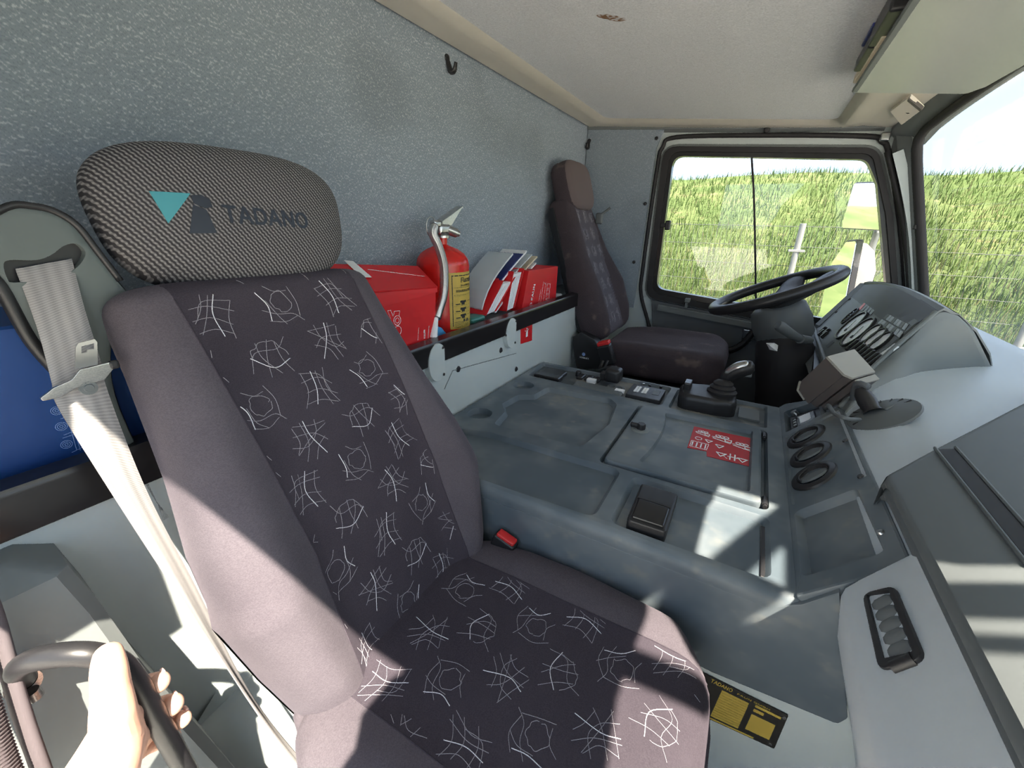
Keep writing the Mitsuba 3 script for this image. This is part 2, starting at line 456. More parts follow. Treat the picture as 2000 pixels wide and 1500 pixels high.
# fabric lining between the rear wall and the door
FP = onx([(1150, 253), (1300, 250), (1283, 290), (1252, 505), (1238, 600), (1160, 600)])
FP[0][1] = 0.875; FP[5][1] = 0.875
put('trim_1', slab(FP, [0.03, 0, 0]) .apply_translation([-0.012, 0, 0]), WALL, kind='structure', label='grey fabric side lining behind the driver seat')
for u, v in [(1282, 270), (1260, 398), (1238, 512)]:
    p = at(u, v, x=XD - 0.012)
    put('screw_cap', lathe([(0, 0.006), (0.006, 0.005), (0.0085, 0.0)], p, (-1, 0, 0), 14).apply_translation([0, 0, 0]), BLACK, 40, parent='trim_1')

# driver's door: seal, frame, window
door = 'door_1'; USED.add(door)
seal = [at(u, v, x=XD - 0.008) for u, v in [(1272, 700), (1268, 640), (1252, 575), (1256, 520), (1283, 330), (1294, 288), (1322, 268), (1500, 264), (1690, 266), (1722, 276), (1736, 300), (1757, 430), (1768, 560), (1768, 700)]]
put('seal', tube(seal, 0.0095, 10, 6), RUBBER, True, parent=door)
def loopx(px, r): 
    q = round_poly(yz(onx(px)), r, 6); return q if area2(q) > 0 else q[::-1]
L_out = loopx([(1298, 287), (1712, 290), (1742, 420), (1752, 560), (1752, 690), (1600, 646), (1262, 580)], [0.06, 0.07, 0, 0, 0.05, 0, 0.07])
L_mid = loopx([(1309, 297), (1702, 301), (1728, 420), (1740, 560), (1738, 668), (1600, 632), (1273, 571)], [0.05, 0.06, 0, 0, 0.05, 0, 0.06])
put('frame', ring(inset(L_out, -0.012), inset(L_out, 0.004), XD - 0.006, XD + 0.02), GREYM, 30, parent=door)
put('window_gasket', ring(L_out, L_mid, XD - 0.022, XD + 0.03), RUBBER, 30, parent=door)
put('window_gasket_lip', ring(L_mid, gl_loop, XD - 0.012, XD + 0.03), GLOSSB, 30, parent=door)
w1 = 'window_1'; USED.add(w1)
xd = [at(1468, 306, x=XD + 0.01), at(1473, 400, x=XD + 0.01), at(1476, 560, x=XD + 0.01), at(1476, 615, x=XD + 0.01)]
put('divider', sweep(spline(xd, 4), [(-0.004, -0.006), (0.004, -0.006), (0.004, 0.006), (-0.004, 0.006)], up=(1, 0, 0)), RUBBER, 30, parent=w1)
ydiv = xd[1][1]
gp = inset(gl_loop, -0.006)
def half(lo, side):
    c = m3.CrossSection([lo]); big = [[ydiv, -2], [ydiv + 3, -2], [ydiv + 3, 2], [ydiv, 2]] if side > 0 else [[ydiv - 3, -2], [ydiv, -2], [ydiv, 2], [ydiv - 3, 2]]
    p = (c ^ m3.CrossSection([np.array(big)])).to_polygons()[0]
    return np.asarray(p)
for s in (1, -1):
    p = half(gp, s); x = XD + (0.012 if s > 0 else 0.018)
    v = np.column_stack([np.full(len(p), x), p]); put('pane', tm(v, fill(p)), GLASS, parent=w1, kind=None)
labels[w1] = {'kind': 'structure', 'label': "driver's side window with a black divider between two panes"}
labels[door] = {'kind': 'structure', 'label': "driver's door with a black window gasket"}
# window latch and lock peg
p = at(1302, 440, x=XD - 0.02); put('latch', [box(p[0] - 0.012, p[0] + 0.02, p[1] - 0.017, p[1] + 0.006, p[2] - 0.022, p[2] + 0.022, 0.004), box(p[0], p[0] + 0.04, p[1] - 0.004, p[1] + 0.03, p[2] - 0.01, p[2] + 0.01, 0.002)], BLACK, 30, parent=w1)
p = at(1342, 588, x=XD - 0.03); put('lock_peg', [box(p[0] - 0.014, p[0] + 0.03, p[1] - 0.014, p[1] + 0.012, p[2] - 0.006, p[2] + 0.014, 0.003), box(p[0] - 0.008, p[0] + 0.006, p[1] - 0.006, p[1] + 0.007, p[2] - 0.036, p[2], 0.002)], GREYM, 30, parent=door)
# lower door panel, its ledge and pocket
DP = onx([(1272, 585), (1600, 652), (1760, 690), (1760, 980), (1280, 900)], XD - 0.02)
put('panel', slab(DP, [0.05, 0, 0], 0, 0.006), DOORG, 30, parent=door)
a, b2 = at(1285, 600, x=XD - 0.03), at(1640, 668, x=XD - 0.03)
put('ledge', sweep([a, b2], [(-0.012, -0.014), (0.012, -0.014), (0.012, 0.008), (-0.004, 0.016), (-0.012, 0.012)], up=(0, 0, 1)), GREYM, 30, parent=door)
arm = [at(u, v, x=XD - 0.05) for u, v in [(1398, 683), (1425, 684), (1450, 672), (1470, 650), (1492, 632), (1520, 628)]]
put('pull_handle', tube(arm, 0.016, 10, 6), BLACK, True, parent=door)
p = at(1482, 655, x=XD - 0.04)
put('release_handle', [rbox(p + [0, -0.02, 0], (0.014, 0.075, 0.02), 0.007), rbox(p + [0.008, 0.01, -0.004], (0.01, 0.12, 0.05), 0.005)], CHROME, 40, parent=door)
sp = [at(u, v, x=XD - 0.004) for u, v in [(1240, 600), (1250, 640), (1262, 700)]]

# ceiling: headliner, moulded trim and roof
x0, x1, y0, y1 = -0.02, 2.235, -0.165, 0.768
put('ceiling', slab([(x0, y0 - 0.03, zc(y0 - 0.03)), (x1 + 0.03, y0 - 0.03, zc(y0 - 0.03)), (x1 + 0.03, y1 + 0.03, zc(y1 + 0.03)), (x0, y1 + 0.03, zc(y1 + 0.03))], [0, 0, 0.04]), CEIL, kind='structure', label='light grey fabric headliner with a rust stain')
put('roof', box(-0.08, 2.36, -0.50, 0.95, 0.56, 0.60), PALE, kind='structure', label='cab roof')
def rloop(d, r, fz):     # rounded rectangle d metres outside the headliner's edge
    q = round_poly(np.array([[x0 - 0.03, y0 - d * 0.8], [x1 + d * 0.75, y0 - d * 0.8], [x1 + d * 0.75, y1 + d], [x0 - 0.03, y1 + d]]), [0, r, r, 0], 8)
    return np.column_stack([q, [fz(y) for y in q[:, 1]]])
A = rloop(0.0, 0.05, lambda y: zc(y) + 0.004); B = rloop(0.004, 0.05, lambda y: zc(y) - 0.004); C = rloop(0.018, 0.055, lambda y: zc(y) - 0.014); D = rloop(0.034, 0.06, lambda y: zc(y) - 0.023)
E = rloop(0.10, 0.03, lambda y: zo(y)); E[:, 1] = np.minimum(E[:, 1], YW); G = E + [0, 0, 0.12]
put('trim_2', loft([A, B, C, D, E, G], cap=False), TRIM, 50, kind='structure', label='beige moulded trim round the headliner')
# cant rail above the driver's door
CR = [(XD - 0.03, -0.40, 0.40), (XD - 0.03, 0.90, 0.47), (XD + 0.01, 0.90, 0.445), (XD + 0.01, -0.40, 0.35)]
put('trim_3', hull([(XD - 0.02, -0.33, 0.42), (XD - 0.02, 0.88, 0.50), (XD - 0.014, 0.88, 0.455), (XD - 0.014, -0.33, 0.372), (XD + 0.05, -0.33, 0.34), (XD + 0.05, 0.88, 0.40), (XD + 0.05, -0.33, 0.45), (XD + 0.05, 0.88, 0.52)]), GREYM, 30, kind='structure', label="grey rail above the driver's door")
p = at(1498, 253, x=XD - 0.02); put('plug', lathe([(0, 0.012), (0.009, 0.010), (0.012, 0.0)], p, (-1, 0, -0.3), 14), RUBBER, 40, parent='trim_3')

# front of the roof: moulding, header beam over the windscreen
xs = np.linspace(-0.06, 2.28, 25)
def bow(x): return 1 - ((x - 1.1) / 1.16) ** 2
def ztop(x): return 0.298 + 0.108 * max(bow(x), 0.0) ** 0.6
def yt(x): return yws(x, ztop(x))
def strip(fs, xx=xs): return loft([np.array([[x, *f(x)] for x in xx]) for f in fs], cap=False, closed_v=False)
m_front = strip([lambda x: (y0 - 0.025, zc(y0) - 0.022), lambda x: (-0.262, 0.385), lambda x: (-0.268, 0.383), lambda x: (yt(x) + 0.075, 0.372 + 0.055 * bow(x)), lambda x: (yt(x) + 0.06, 0.41 + 0.055 * bow(x))])
put('trim_4', solid_sheet(m_front, (0, 0, 0.03)), TRIM, 30, kind='structure', label='beige moulding above the windscreen')
hd = strip([lambda x: (yt(x) + 0.085, ztop(x) + 0.12), lambda x: (yt(x) + 0.082, ztop(x) + 0.055), lambda x: (yt(x) + 0.070, ztop(x) + 0.040), lambda x: (yt(x) + 0.050, ztop(x) + 0.026), lambda x: (yt(x) + 0.022, ztop(x) + 0.012), lambda x: (yt(x) - 0.03, ztop(x) + 0.010), lambda x: (yt(x) - 0.03, ztop(x) + 0.20)])
put('trim_5', hd, GREYM, 30, kind='structure', label='grey header beam over the windscreen')
# windscreen
w2 = 'window_2'; USED.add(w2)
XW = 2.225
wx = np.linspace(-0.02, XW, 25)
put('pane', grid(lambda x, q: (x, yws(x, -0.37 + q * (ztop(x) + 0.38)), -0.37 + q * (ztop(x) + 0.38)), wx, np.linspace(0, 1, 9)), GLASS, True, parent=w2)
def wr(x, z, d=0.012): return np.array([x, yws(x, z) + d, z])
rub = [wr(x, ztop(x) + 0.004) for x in np.linspace(0.0, 2.16, 20)] + [wr(2.205, ztop(2.2) - 0.006), wr(2.222, ztop(2.22) - 0.03)] + [wr(2.228, z) for z in np.linspace(0.24, -0.37, 8)]
put('rubber', sweep(rub, circle(0.016, 8, 0.011)), RUBBER, True, parent=w2)
labels[w2] = {'kind': 'structure', 'label': 'curved windscreen in black rubber'}
# A pillar between the side window and the windscreen
def pil(z): return yws(2.22, z)
zz = np.linspace(-0.5, 0.40, 9); YP0, YP1 = at(1735, 290, x=2.30), at(1757, 590, x=2.30)
rings = []
for z in zz:
    ya, yb = pil(z) + 0.005, float(np.interp(z, [YP1[2], YP0[2]], [YP1[1], YP0[1]])) - 0.004
    rings.append(np.array([(2.235, ya, z), (2.225, ya + 0.02, z), (2.262, ya + 0.055, z), (2.285, yb - 0.015, z), (2.30, yb, z), (2.36, yb, z), (2.36, ya, z)]))
put('trim_6', loft(rings), GREYM, 30, kind='structure', label='grey windscreen pillar beside the driver door')
st1 = [at(u, v, x=2.262) for u, v in [(1733, 296), (1748, 360), (1764, 430), (1772, 500), (1777, 590), (1778, 700)]]
put('seal', tube(st1, 0.010, 8, 5), RUBBER, True, parent='trim_6')
st2 = [at(u, v, x=2.245) for u, v in [(1753, 296), (1768, 360), (1781, 430), (1788, 500), (1791, 590), (1791, 700)]]
put('lining', sweep(spline(st2, 4), [(-0.016, -0.006), (0.016, -0.006), (0.012, 0.006), (-0.012, 0.006)], up=(1, 0, 0)), PALE, 30, parent='trim_6')
p = at(1790, 443, x=2.23); put('clip', rbox(p, (0.016, 0.018, 0.02), 0.004), BLACK, parent='trim_6')
p = at(1729, 267, x=2.27); put('hinge', [rbox(p, (0.02, 0.03, 0.03), 0.006)], STEEL, 40, parent='trim_6')

# front wall below the windscreen and the sides that the camera does not look at
put('wall_front', box(-0.06, 2.36, -0.82, -0.765, ZF - 0.02, -0.36), PALE, kind='structure', label='front wall below the windscreen')
put('wall_right', [box(-0.10, -0.045, 0.60, 0.95, ZF, 0.60), box(-0.10, -0.045, 0.385, 0.95, -0.09, 0.60), box(-0.10, -0.045, -0.45, 0.95, 0.385, 0.60), box(-0.10, -0.045, -0.75, 0.62, ZF - 0.05, -1.06),
                   slab([(-0.045, -0.255, 0.40), (-0.045, -0.10, 0.20), (-0.045, -0.08, 0.12), (-0.045, -0.02, 0.0), (-0.045, -0.10, -0.30), (-0.045, -0.30, -0.40), (-0.045, -0.66, -0.40), (-0.045, -0.50, 0.20), (-0.045, -0.42, 0.40)], [-0.055, 0, 0]), box(-0.10, -0.045, -0.75, -0.26, ZF, -0.38)], PALE, kind='structure', label='pale metal wall round the open passenger door, with an unseen pillar shaped to shade the cushion')  # the slanted pillar slab is unseen, shaped to shade the seat cushion
# ---------------------------------------------------------------- seats
class Pad:
    """upholstered pad: cross-sections of half-width W(t) along up, front face bulging along nf"""
    def __init__(s, c, base, up, nf, H, W, D, Db, bol, n=3.4, te=0.10, tb=0.06, dish=0.0, cx=None):
        s.c, s.base, s.up, s.nf, s.H, s.W, s.D, s.Db, s.bol, s.n, s.te, s.tb, s.dish = c, np.array(base, float), unit(up), unit(nf), H, W, D, Db, bol, n, te, tb, dish
        s.cx = cx or (lambda t: 0.0)
    def shrink(s, t):
        k = 1.0
        if t > 1 - s.te: k = max(0.0, 1 - ((t - 1 + s.te) / s.te) ** 2.6) ** (1 / 2.6)
        if t < s.tb: k = max(0.0, 1 - ((s.tb - t) / s.tb) ** 2.6) ** (1 / 2.6)
        return k
    def wid(s, t): return s.W(t) * (0.62 + 0.38 * s.shrink(t))
    def front(s, x, t, off=0.0):
        w = s.wid(t); q = min(abs(x) / w, 1.0); sn = max(1 - q ** s.n, 0) ** (1 / s.n)
        k = s.shrink(t); u = np.clip((q - 0.42) / 0.40, 0, 1); u = u * u * (3 - 2 * u)
        d = (s.D * sn + s.bol(t) * u * sn - s.dish * (1 - q * q) * np.sin(np.pi * t)) * k
        return s.base + np.array([s.c + s.cx(t) + x, 0, 0]) + s.up * (s.H * t) + s.nf * (d + off)
    def back(s, x, t):
        w = s.wid(t); q = min(abs(x) / w, 1.0); sn = max(1 - q ** s.n, 0) ** (1 / s.n)
        return s.base + np.array([s.c + s.cx(t) + (1 - (1 - getattr(s, 'rear', 0.94)) * sn) * x, 0, 0]) + s.up * (s.H * t) - s.nf * (s.Db * sn * s.shrink(t))
    def mesh(s, nt=56, nx=44, iw=None):
        ts = np.concatenate([np.linspace(0, s.tb, 9)[:-1], np.linspace(s.tb, 1 - s.te, nt), np.linspace(1 - s.te, 1, 9)[1:]])
        a = np.linspace(0, np.pi, nx); rings = []
        xs = -np.cos(a); xs = np.sign(xs) * np.abs(xs) ** 0.8
        q0 = xs[np.argmin(np.abs(xs - (iw or 0) / s.W(0.5)))]
        for t in ts:
            w = s.wid(t); xq = xs
            if iw: xq = np.sign(xs) * np.interp(np.abs(xs), [0, q0, 1], [0, min(iw / w, 0.97), 1])      # a column of vertices runs along the seam
            rings.append(np.array([s.front(x * w, t) for x in xq] + [s.back(x * w, t) for x in xq[::-1][1:-1]]))
        m = loft(rings)
        m.merge_vertices()
        return m
    def split(s, m, iw, t0=-1, t1=2):
        """the middle panel of the front face and the rest"""
        c = m.triangles_center - s.base; t = c @ s.up / s.H
        x = m.triangles_center[:, 0] - s.c - np.array([s.cx(q) for q in t])
        f = (m.face_normals @ s.nf > 0.15) & (np.abs(x) < iw) & (t > t0) & (t < t1)
        return m.submesh([np.nonzero(f)[0]], append=True), m.submesh([np.nonzero(~f)[0]], append=True)

def motif(k, r):
    """strands of one embroidered scribble in a unit square"""
    L = []
    if k == 0:      # ring with arms
        a = np.linspace(0, 2 * np.pi, 18); L.append(np.column_stack([0.05 + 0.24 * np.cos(a), 0.1 + 0.24 * np.sin(a)]))
        L += [np.array([[-0.42, 0.35], [-0.30, 0.05], [-0.36, -0.30]]), np.array([[-0.45, -0.05], [-0.15, -0.2], [0.2, -0.22], [0.42, -0.42]]), np.array([[-0.3, 0.15], [-0.2, -0.2], [-0.05, -0.45]]), np.array([[0.36, 0.45], [0.42, 0.1], [0.34, -0.3]]), np.array([[-0.4, -0.3], [-0.05, -0.42], [0.3, -0.3]]), np.array([[-0.2, 0.5], [0.0, 0.36], [0.3, 0.36]])]
    elif k == 1:    # star of crossing strands
        L += [np.array([[-0.45, 0.3], [0.0, 0.05], [0.45, -0.25]]), np.array([[0.05, 0.5], [0.02, 0.1], [-0.25, -0.45]]), np.array([[0.14, 0.5], [0.1, 0.0], [0.3, -0.45]]), np.array([[-0.4, -0.1], [-0.1, 0.12], [0.45, 0.2]]), np.array([[-0.35, -0.05], [-0.05, -0.2], [0.1, -0.48]]), np.array([[-0.45, 0.3], [-0.1, 0.34], [0.35, 0.42]]), np.array([[0.35, 0.42], [0.28, 0.05], [0.45, -0.25]]), np.array([[-0.25, 0.45], [-0.15, 0.1], [0.15, -0.15], [0.5, -0.05]])]
    elif k == 2:    # skewed ladder
        L += [np.array([[-0.42, 0.42], [-0.3, 0.0], [-0.42, -0.42]]), np.array([[-0.15, 0.5], [-0.05, 0.05], [-0.18, -0.4]]), np.array([[0.15, 0.5], [0.2, 0.1], [0.42, -0.42]]), np.array([[0.02, 0.48], [0.06, 0.0], [0.22, -0.45]]), np.array([[-0.45, 0.2], [0.0, 0.26], [0.36, 0.12]]), np.array([[-0.38, -0.1], [0.0, -0.02], [0.42, -0.2]]), np.array([[-0.42, -0.35], [-0.05, -0.28], [0.35, -0.42]]), np.array([[-0.42, 0.42], [0.1, 0.34], [0.2, -0.1]])]
    else:           # bow and ribs
        a = np.linspace(0.2, 2.9, 12); L.append(np.column_stack([0.42 * np.cos(a), -0.15 + 0.5 * np.sin(a)]))
        L += [np.array([[-0.42, -0.1], [0.0, -0.28], [0.42, 0.0]]), np.array([[-0.2, 0.3], [-0.25, -0.1], [-0.4, -0.45]]), np.array([[0.0, 0.38], [0.02, 0.0], [0.1, -0.45]]), np.array([[0.22, 0.3], [0.15, 0.0], [-0.1, -0.4]]), np.array([[-0.45, 0.42], [-0.2, 0.15], [0.3, 0.1], [0.48, -0.3]])]
    t = r.uniform(-0.35, 0.35); R = np.array([[math.cos(t), -math.sin(t)], [math.sin(t), math.cos(t)]])
    if r.random() < 0.5: R = R @ np.diag([-1, 1])
    return [spline(q + r.normal(0, 0.02, q.shape), 5) @ R.T for q in L]

def embroider(pad, parent, cells, size, rad, iw, t0=0.0, t1=1.0, one=False):
    r = np.random.default_rng(11); joined = []
    for i, (x, t, k) in enumerate(cells):
        parts, bright = [], []
        for j, q in enumerate(motif(k, r)):
            X, Tt = x + q[:, 0] * size, t + q[:, 1] * size / pad.H
            ok = (np.abs(X) < iw - 0.002) & (Tt > t0) & (Tt < t1)
            run = []
            for a, b, o in list(zip(X, Tt, ok)) + [(0, 0, False)]:
                if o: run.append(pad.front(a, b, rad * 0.35))
                else:
                    if len(run) > 2: (bright if j == 1 else parts).append(tube(np.array(run), rad * (1.35 if j == 1 else 1.0), 5))
                    run = []
        if one: joined += parts + bright; continue
        if parts: put('embroidery', parts, THREAD, True, parent=parent); put('embroidery', bright, THREADW, True, parent=parent) if bright else None
    if one and joined: put('embroidery', joined, THREAD, True, parent=parent, kind='stuff', label='pale embroidered scribbles')

def lerp(xs_, ys_): return lambda t: float(np.interp(t, xs_, ys_))

# ---- passenger seat
PS = thing('truck_seat', 'large grey-purple seat with embroidered scribbles and a knit headrest in the foreground', 'seat', 'truck seats')
up_b = unit((0, 0.21, 0.54)); nf_b = unit((0, -0.54, 0.21))
back = Pad(0.362, (0, 0.430, -0.72), up_b, nf_b, 0.675, lerp([0, 0.08, 0.2, 0.35, 0.5, 0.65, 0.85, 1], [0.175, 0.198, 0.222, 0.248, 0.237, 0.215, 0.194, 0.182]), 0.070, 0.055, lerp([0, 0.15, 0.35, 0.7, 1], [0.02, 0.05, 0.060, 0.028, 0.004]), n=4.2, te=0.05, tb=0.09, dish=0.004, cx=lerp([0, 0.2, 0.4, 0.6, 1], [0.010, 0.018, 0.028, 0.018, -0.004]))
back.rear = 0.82
mb = back.mesh(70, 56, 0.132)
ins, rest = back.split(mb, 0.132)
put('backrest', rest, VEL, True, parent=PS); put('backrest_panel', ins, VELD, True, parent=PS, label='dark embroidered middle panel of the backrest')
cells = []
for row in range(10):
    for col in range(-2, 3):
        cells.append((col * 0.094 + (0.047 if row % 2 else 0.0) - 0.01, 0.13 + row * 0.098, (row * 3 + col * 2) % 4))
embroider(back, PS, cells, 0.062, 0.00050, 0.131, 0.03, 0.985)
up_c = unit((0, -1, 0.02)); nf_c = unit((0, 0.02, 1))
cush = Pad(0.362, (0, 0.425, -0.685), up_c, nf_c, 0.505, lerp([0, 0.12, 0.5, 0.85, 1], [0.20, 0.232, 0.240, 0.225, 0.155]), 0.068, 0.075, lerp([0, 0.3, 0.8, 1], [0.0, 0.020, 0.016, 0.0]), n=5.0, te=0.16, tb=0.06, dish=0.006)
mc = cush.mesh(60, 56, 0.145)
ins, rest = cush.split(mc, 0.145)
put('cushion', rest, VEL, True, parent=PS); put('cushion_panel', ins, VELD, True, parent=PS, label='dark embroidered middle panel of the cushion')
cells = []
for row in range(7):
    for col in range(-2, 3):
        cells.append((col * 0.096 + (0.048 if row % 2 else 0.0) - 0.012, 0.17 + row * 0.140, (row * 2 + col * 3 + 1) % 4))
embroider(cush, PS, cells, 0.066, 0.00052, 0.144, 0.02, 0.955)
# seams beside the panels
for pad, iw, ta, tb_ in ((back, 0.132, 0.05, 0.985), (cush, 0.145, 0.05, 0.97)):
    for sgn in (-1, 1):
        put('seam', tube([pad.front(sgn * iw, t, 0.0001) for t in np.linspace(ta, tb_, 30)], 0.0009, 6), VELD, True, parent=PS)
# headrest
def hr_r(v, w, d, h, n=3.0): return (np.abs(v[:, 0] / w) ** n + np.abs(v[:, 1] / d) ** n + np.abs(v[:, 2] / h) ** n) ** (-1 / n)
HW, HD, HH = 0.160, 0.054, 0.096
sph = trimesh.creation.icosphere(subdivisions=5)
v = sph.vertices; v = v * hr_r(v, HW, HD, HH)[:, None]
v[:, 0] *= 1 + 0.10 * (v[:, 2] / HH) * 0.6
v[:, 2] += 0.010 * (1 - (v[:, 0] / HW) ** 2) * 0 
HC = np.array([0.362, 0.672, -0.008]); HR = np.eye(3)
ta = math.radians(-10); HR = np.array([[1, 0, 0], [0, math.cos(ta), -math.sin(ta)], [0, math.sin(ta), math.cos(ta)]])
tz = math.radians(-3); HRZ = np.array([[math.cos(tz), -math.sin(tz), 0], [math.sin(tz), math.cos(tz), 0], [0, 0, 1]]); HR = HRZ @ HR
put('headrest', tm(v @ HR.T + HC, sph.faces), KNIT, True, parent=PS, label='wide headrest in black and grey knit')
def on_head(x, z, off=0.0004):
    q = min(abs(x / (HW * (1 + 0.06 * z / HH))) ** 3 + abs(z / HH) ** 3, 0.999)
    return HC + HR @ np.array([x, -HD * (1 - q) ** (1 / 3) - off, z])
def head_shape(m2, x0_, z0_, rot=0.0):
    """flat lettering (in x, y) wrapped on the headrest's front"""
    m2 = m2.copy(); q = np.array(m2.vertices); c, s_ = math.cos(rot), math.sin(rot)
    X, Z = x0_ + q[:, 0] * c - q[:, 1] * s_, z0_ + q[:, 0] * s_ + q[:, 1] * c
    m2.vertices = np.array([on_head(a, b, 0.0003 + d) for a, b, d in zip(X, Z, q[:, 2])]); m2.invert() if False else None
    return m2
tx = meshkit.text_mesh('TADANO', 0.021, 0.0004, True); tx.vertices[:, 0] *= 0.118 / np.ptp(tx.vertices[:, 0])
put('lettering', head_shape(tx, -0.044, -0.008, -0.06), NAVYP, parent=PS, label='worn dark lettering on the headrest')
def flat(poly): return tm(*trimesh.remesh.subdivide_to_size(*(lambda q: (q.vertices, q.faces))(extrude(np.array(poly, float), 0, 0.0006)), 0.004))
put('emblem', head_shape(flat([(-0.086, 0.026), (-0.046, 0.025), (-0.078, -0.010)]), -0.026, 0.0), TEAL, parent=PS, label='teal triangle print on the headrest')
put('emblem', head_shape(flat([(-0.060, -0.022), (-0.030, -0.022), (-0.034, 0.006), (-0.047, 0.012)]), -0.026, 0.0), NAVYP, parent=PS, label='dark triangle print on the headrest')
put('emblem', head_shape(flat([(-0.046, 0.014), (-0.035, 0.008), (-0.026, 0.010), (-0.027, 0.019), (-0.035, 0.024), (-0.046, 0.023)]), -0.026, 0.0), NAVYP, parent=PS)
# belt tower on the seat's shoulder
def tw(u, v, y=0.655): return at(u, v, y=y)
tower_px = [(-60, 470), (-30, 425), (20, 401), (60, 402), (105, 412), (150, 440), (190, 490), (235, 548), (262, 590), (235, 640), (222, 700), (240, 800), (330, 1000), (300, 1000), (180, 800), (120, 735), (60, 665), (0, 560), (-50, 520)]
slot_px = [(7, 517), (20, 508), (70, 508), (100, 498), (125, 480), (150, 476), (167, 492), (160, 512), (140, 530), (110, 545), (30, 552), (15, 545)]
tp = np.array([tw(*p) for p in tower_px]); sp_ = np.array([tw(*p) for p in slot_px])
def xz(p): return p[:, [0, 2]]
def ccw(p): return p if area2(p) > 0 else p[::-1]
M_Y = np.array([[1, 0, 0, 0], [0, 0, -1, 0.655], [0, 1, 0, 0], [0, 0, 0, 1.0]])       # local z -> world -y
tower = to_man(extrude(ccw(xz(spline(tp, 5, True))), -0.035, 0.0, 0.008)) - m3.Manifold.extrude(m3.CrossSection([ccw(xz(spline(sp_, 4, True)))]), 0.1).translate([0, 0, -0.02])
put('belt_tower', move(of_man(tower), M_Y), TOWER, 35, parent=PS, label='dark grey belt guide cover with a black slot')
put('belt_slot', move(extrude(ccw(inset(ccw(xz(spline(sp_, 4, True))), -0.004)), -0.019, -0.012), M_Y), BLACK, parent=PS)
rimp = spline(np.array([tw(*p, y=0.652) for p in tower_px[3:9]]), 6)
put('tower_edge', tube(np.array([tw(*p, y=0.657) for p in [(-40, 432), (20, 402), (60, 402), (105, 412), (150, 440), (190, 490), (235, 548)]]), 0.0035, 8, 6), BLACK, True, parent=PS)
put('tower_edge', tube(np.array([tw(*p, y=0.657) for p in [(-40, 525), (0, 560), (60, 665), (120, 735), (180, 800)]]), 0.006, 8, 6), BLACK, True, parent=PS)
# hinge cover at the seat's lower left, base
hp = [at(560, 1405, y=0.40), at(648, 1398, y=0.38), at(690, 1460, y=0.36), at(690, 1560, y=0.33), at(600, 1520, y=0.38)]
put('hinge_cover', rbox((0.190, 0.400, -0.715), (0.05, 0.09, 0.16), 0.022), VEL, 40, parent=PS)
put('base', [box(0.17, 0.56, -0.02, 0.40, ZF + 0.001, -0.745, 0.02), box(0.16, 0.57, 0.0, 0.44, -0.80, -0.735, 0.02)], BLACK, 30, parent=PS)
# buckle stalk by the console
BK = thing('seat_belt_buckle', 'black seat belt buckle with red button between the large seat and the console', 'buckle', 'seat belt buckles')
bo = at(985, 1062, x=0.575)
bd = unit(at(1005, 1045, x=0.577) - at(960, 1100, x=0.572)) if False else unit((0.02, -0.28, 0.96))
Rb = frame_of((0, 0, 0), (1, 0, 0), bd)[:3, :3]
put('stalk', [tube([bo - bd * 0.13 + np.array([0, 0.06, 0]), bo - bd * 0.09 + np.array([0, 0.03, 0]), bo - bd * 0.03], 0.016, 10, 5), rbox(bo - bd * 0.075 + np.array([-0.01, 0.05, -0.01]), (0.03, 0.09, 0.03), 0.008, Rb)], BLACK, 40, parent=BK)
put('housing', rbox(bo - bd * 0.012, (0.026, 0.050, 0.06), 0.005, Rb), BLACK, 40, parent=BK)
put('button', rbox(bo + bd * 0.016, (0.020, 0.042, 0.016), 0.004, Rb), REDB, 40, parent=BK)

# ---- passenger's belt
PB = thing('seat_belt', 'grey seat belt webbing hanging from the belt guide beside the large seat', 'seat belt')
le = [(30, 525), (72, 640), (100, 745), (110, 790), (190, 920), (300, 1090), (420, 1270), (520, 1420), (640, 1580)]
ri = [(140, 505), (165, 600), (196, 700), (215, 775), (290, 965), (385, 1150), (478, 1335), (565, 1455), (665, 1560)]
ys_ = [0.662, 0.640, 0.622, 0.612, 0.585, 0.56, 0.53, 0.50, 0.47]
Lp = spline([at(*p, y=y) for p, y in zip(le, ys_)], 8); Rp = spline([at(*p, y=y) for p, y in zip(ri, ys_)], 8)
nn = len(Lp); cols = 9
wv = []; uvv = []
ln = np.concatenate([[0], np.cumsum(np.linalg.norm(np.diff(Lp, axis=0), axis=1))])
for i in range(nn):
    for j in range(cols):
        t = j / (cols - 1)
        wv.append(Lp[i] * (1 - t) + Rp[i] * t + np.array([0, -0.0016 * math.sin(t * 3.14) - 0.0012 * math.sin(t * 9 + i * 0.1), 0])); uvv.append((t, ln[i] / 0.0026))
fi = []
for i in range(nn - 1):
    for j in range(cols - 1):
        a = i * cols + j; fi += [(a, a + 1, a + cols + 1), (a, a + cols + 1, a + cols)]
wm = solid_sheet(tm(wv, fi), (0, 0.0013, 0))
put('webbing', wm, WEB, True, parent=PB, uv=np.array(uvv + uvv))
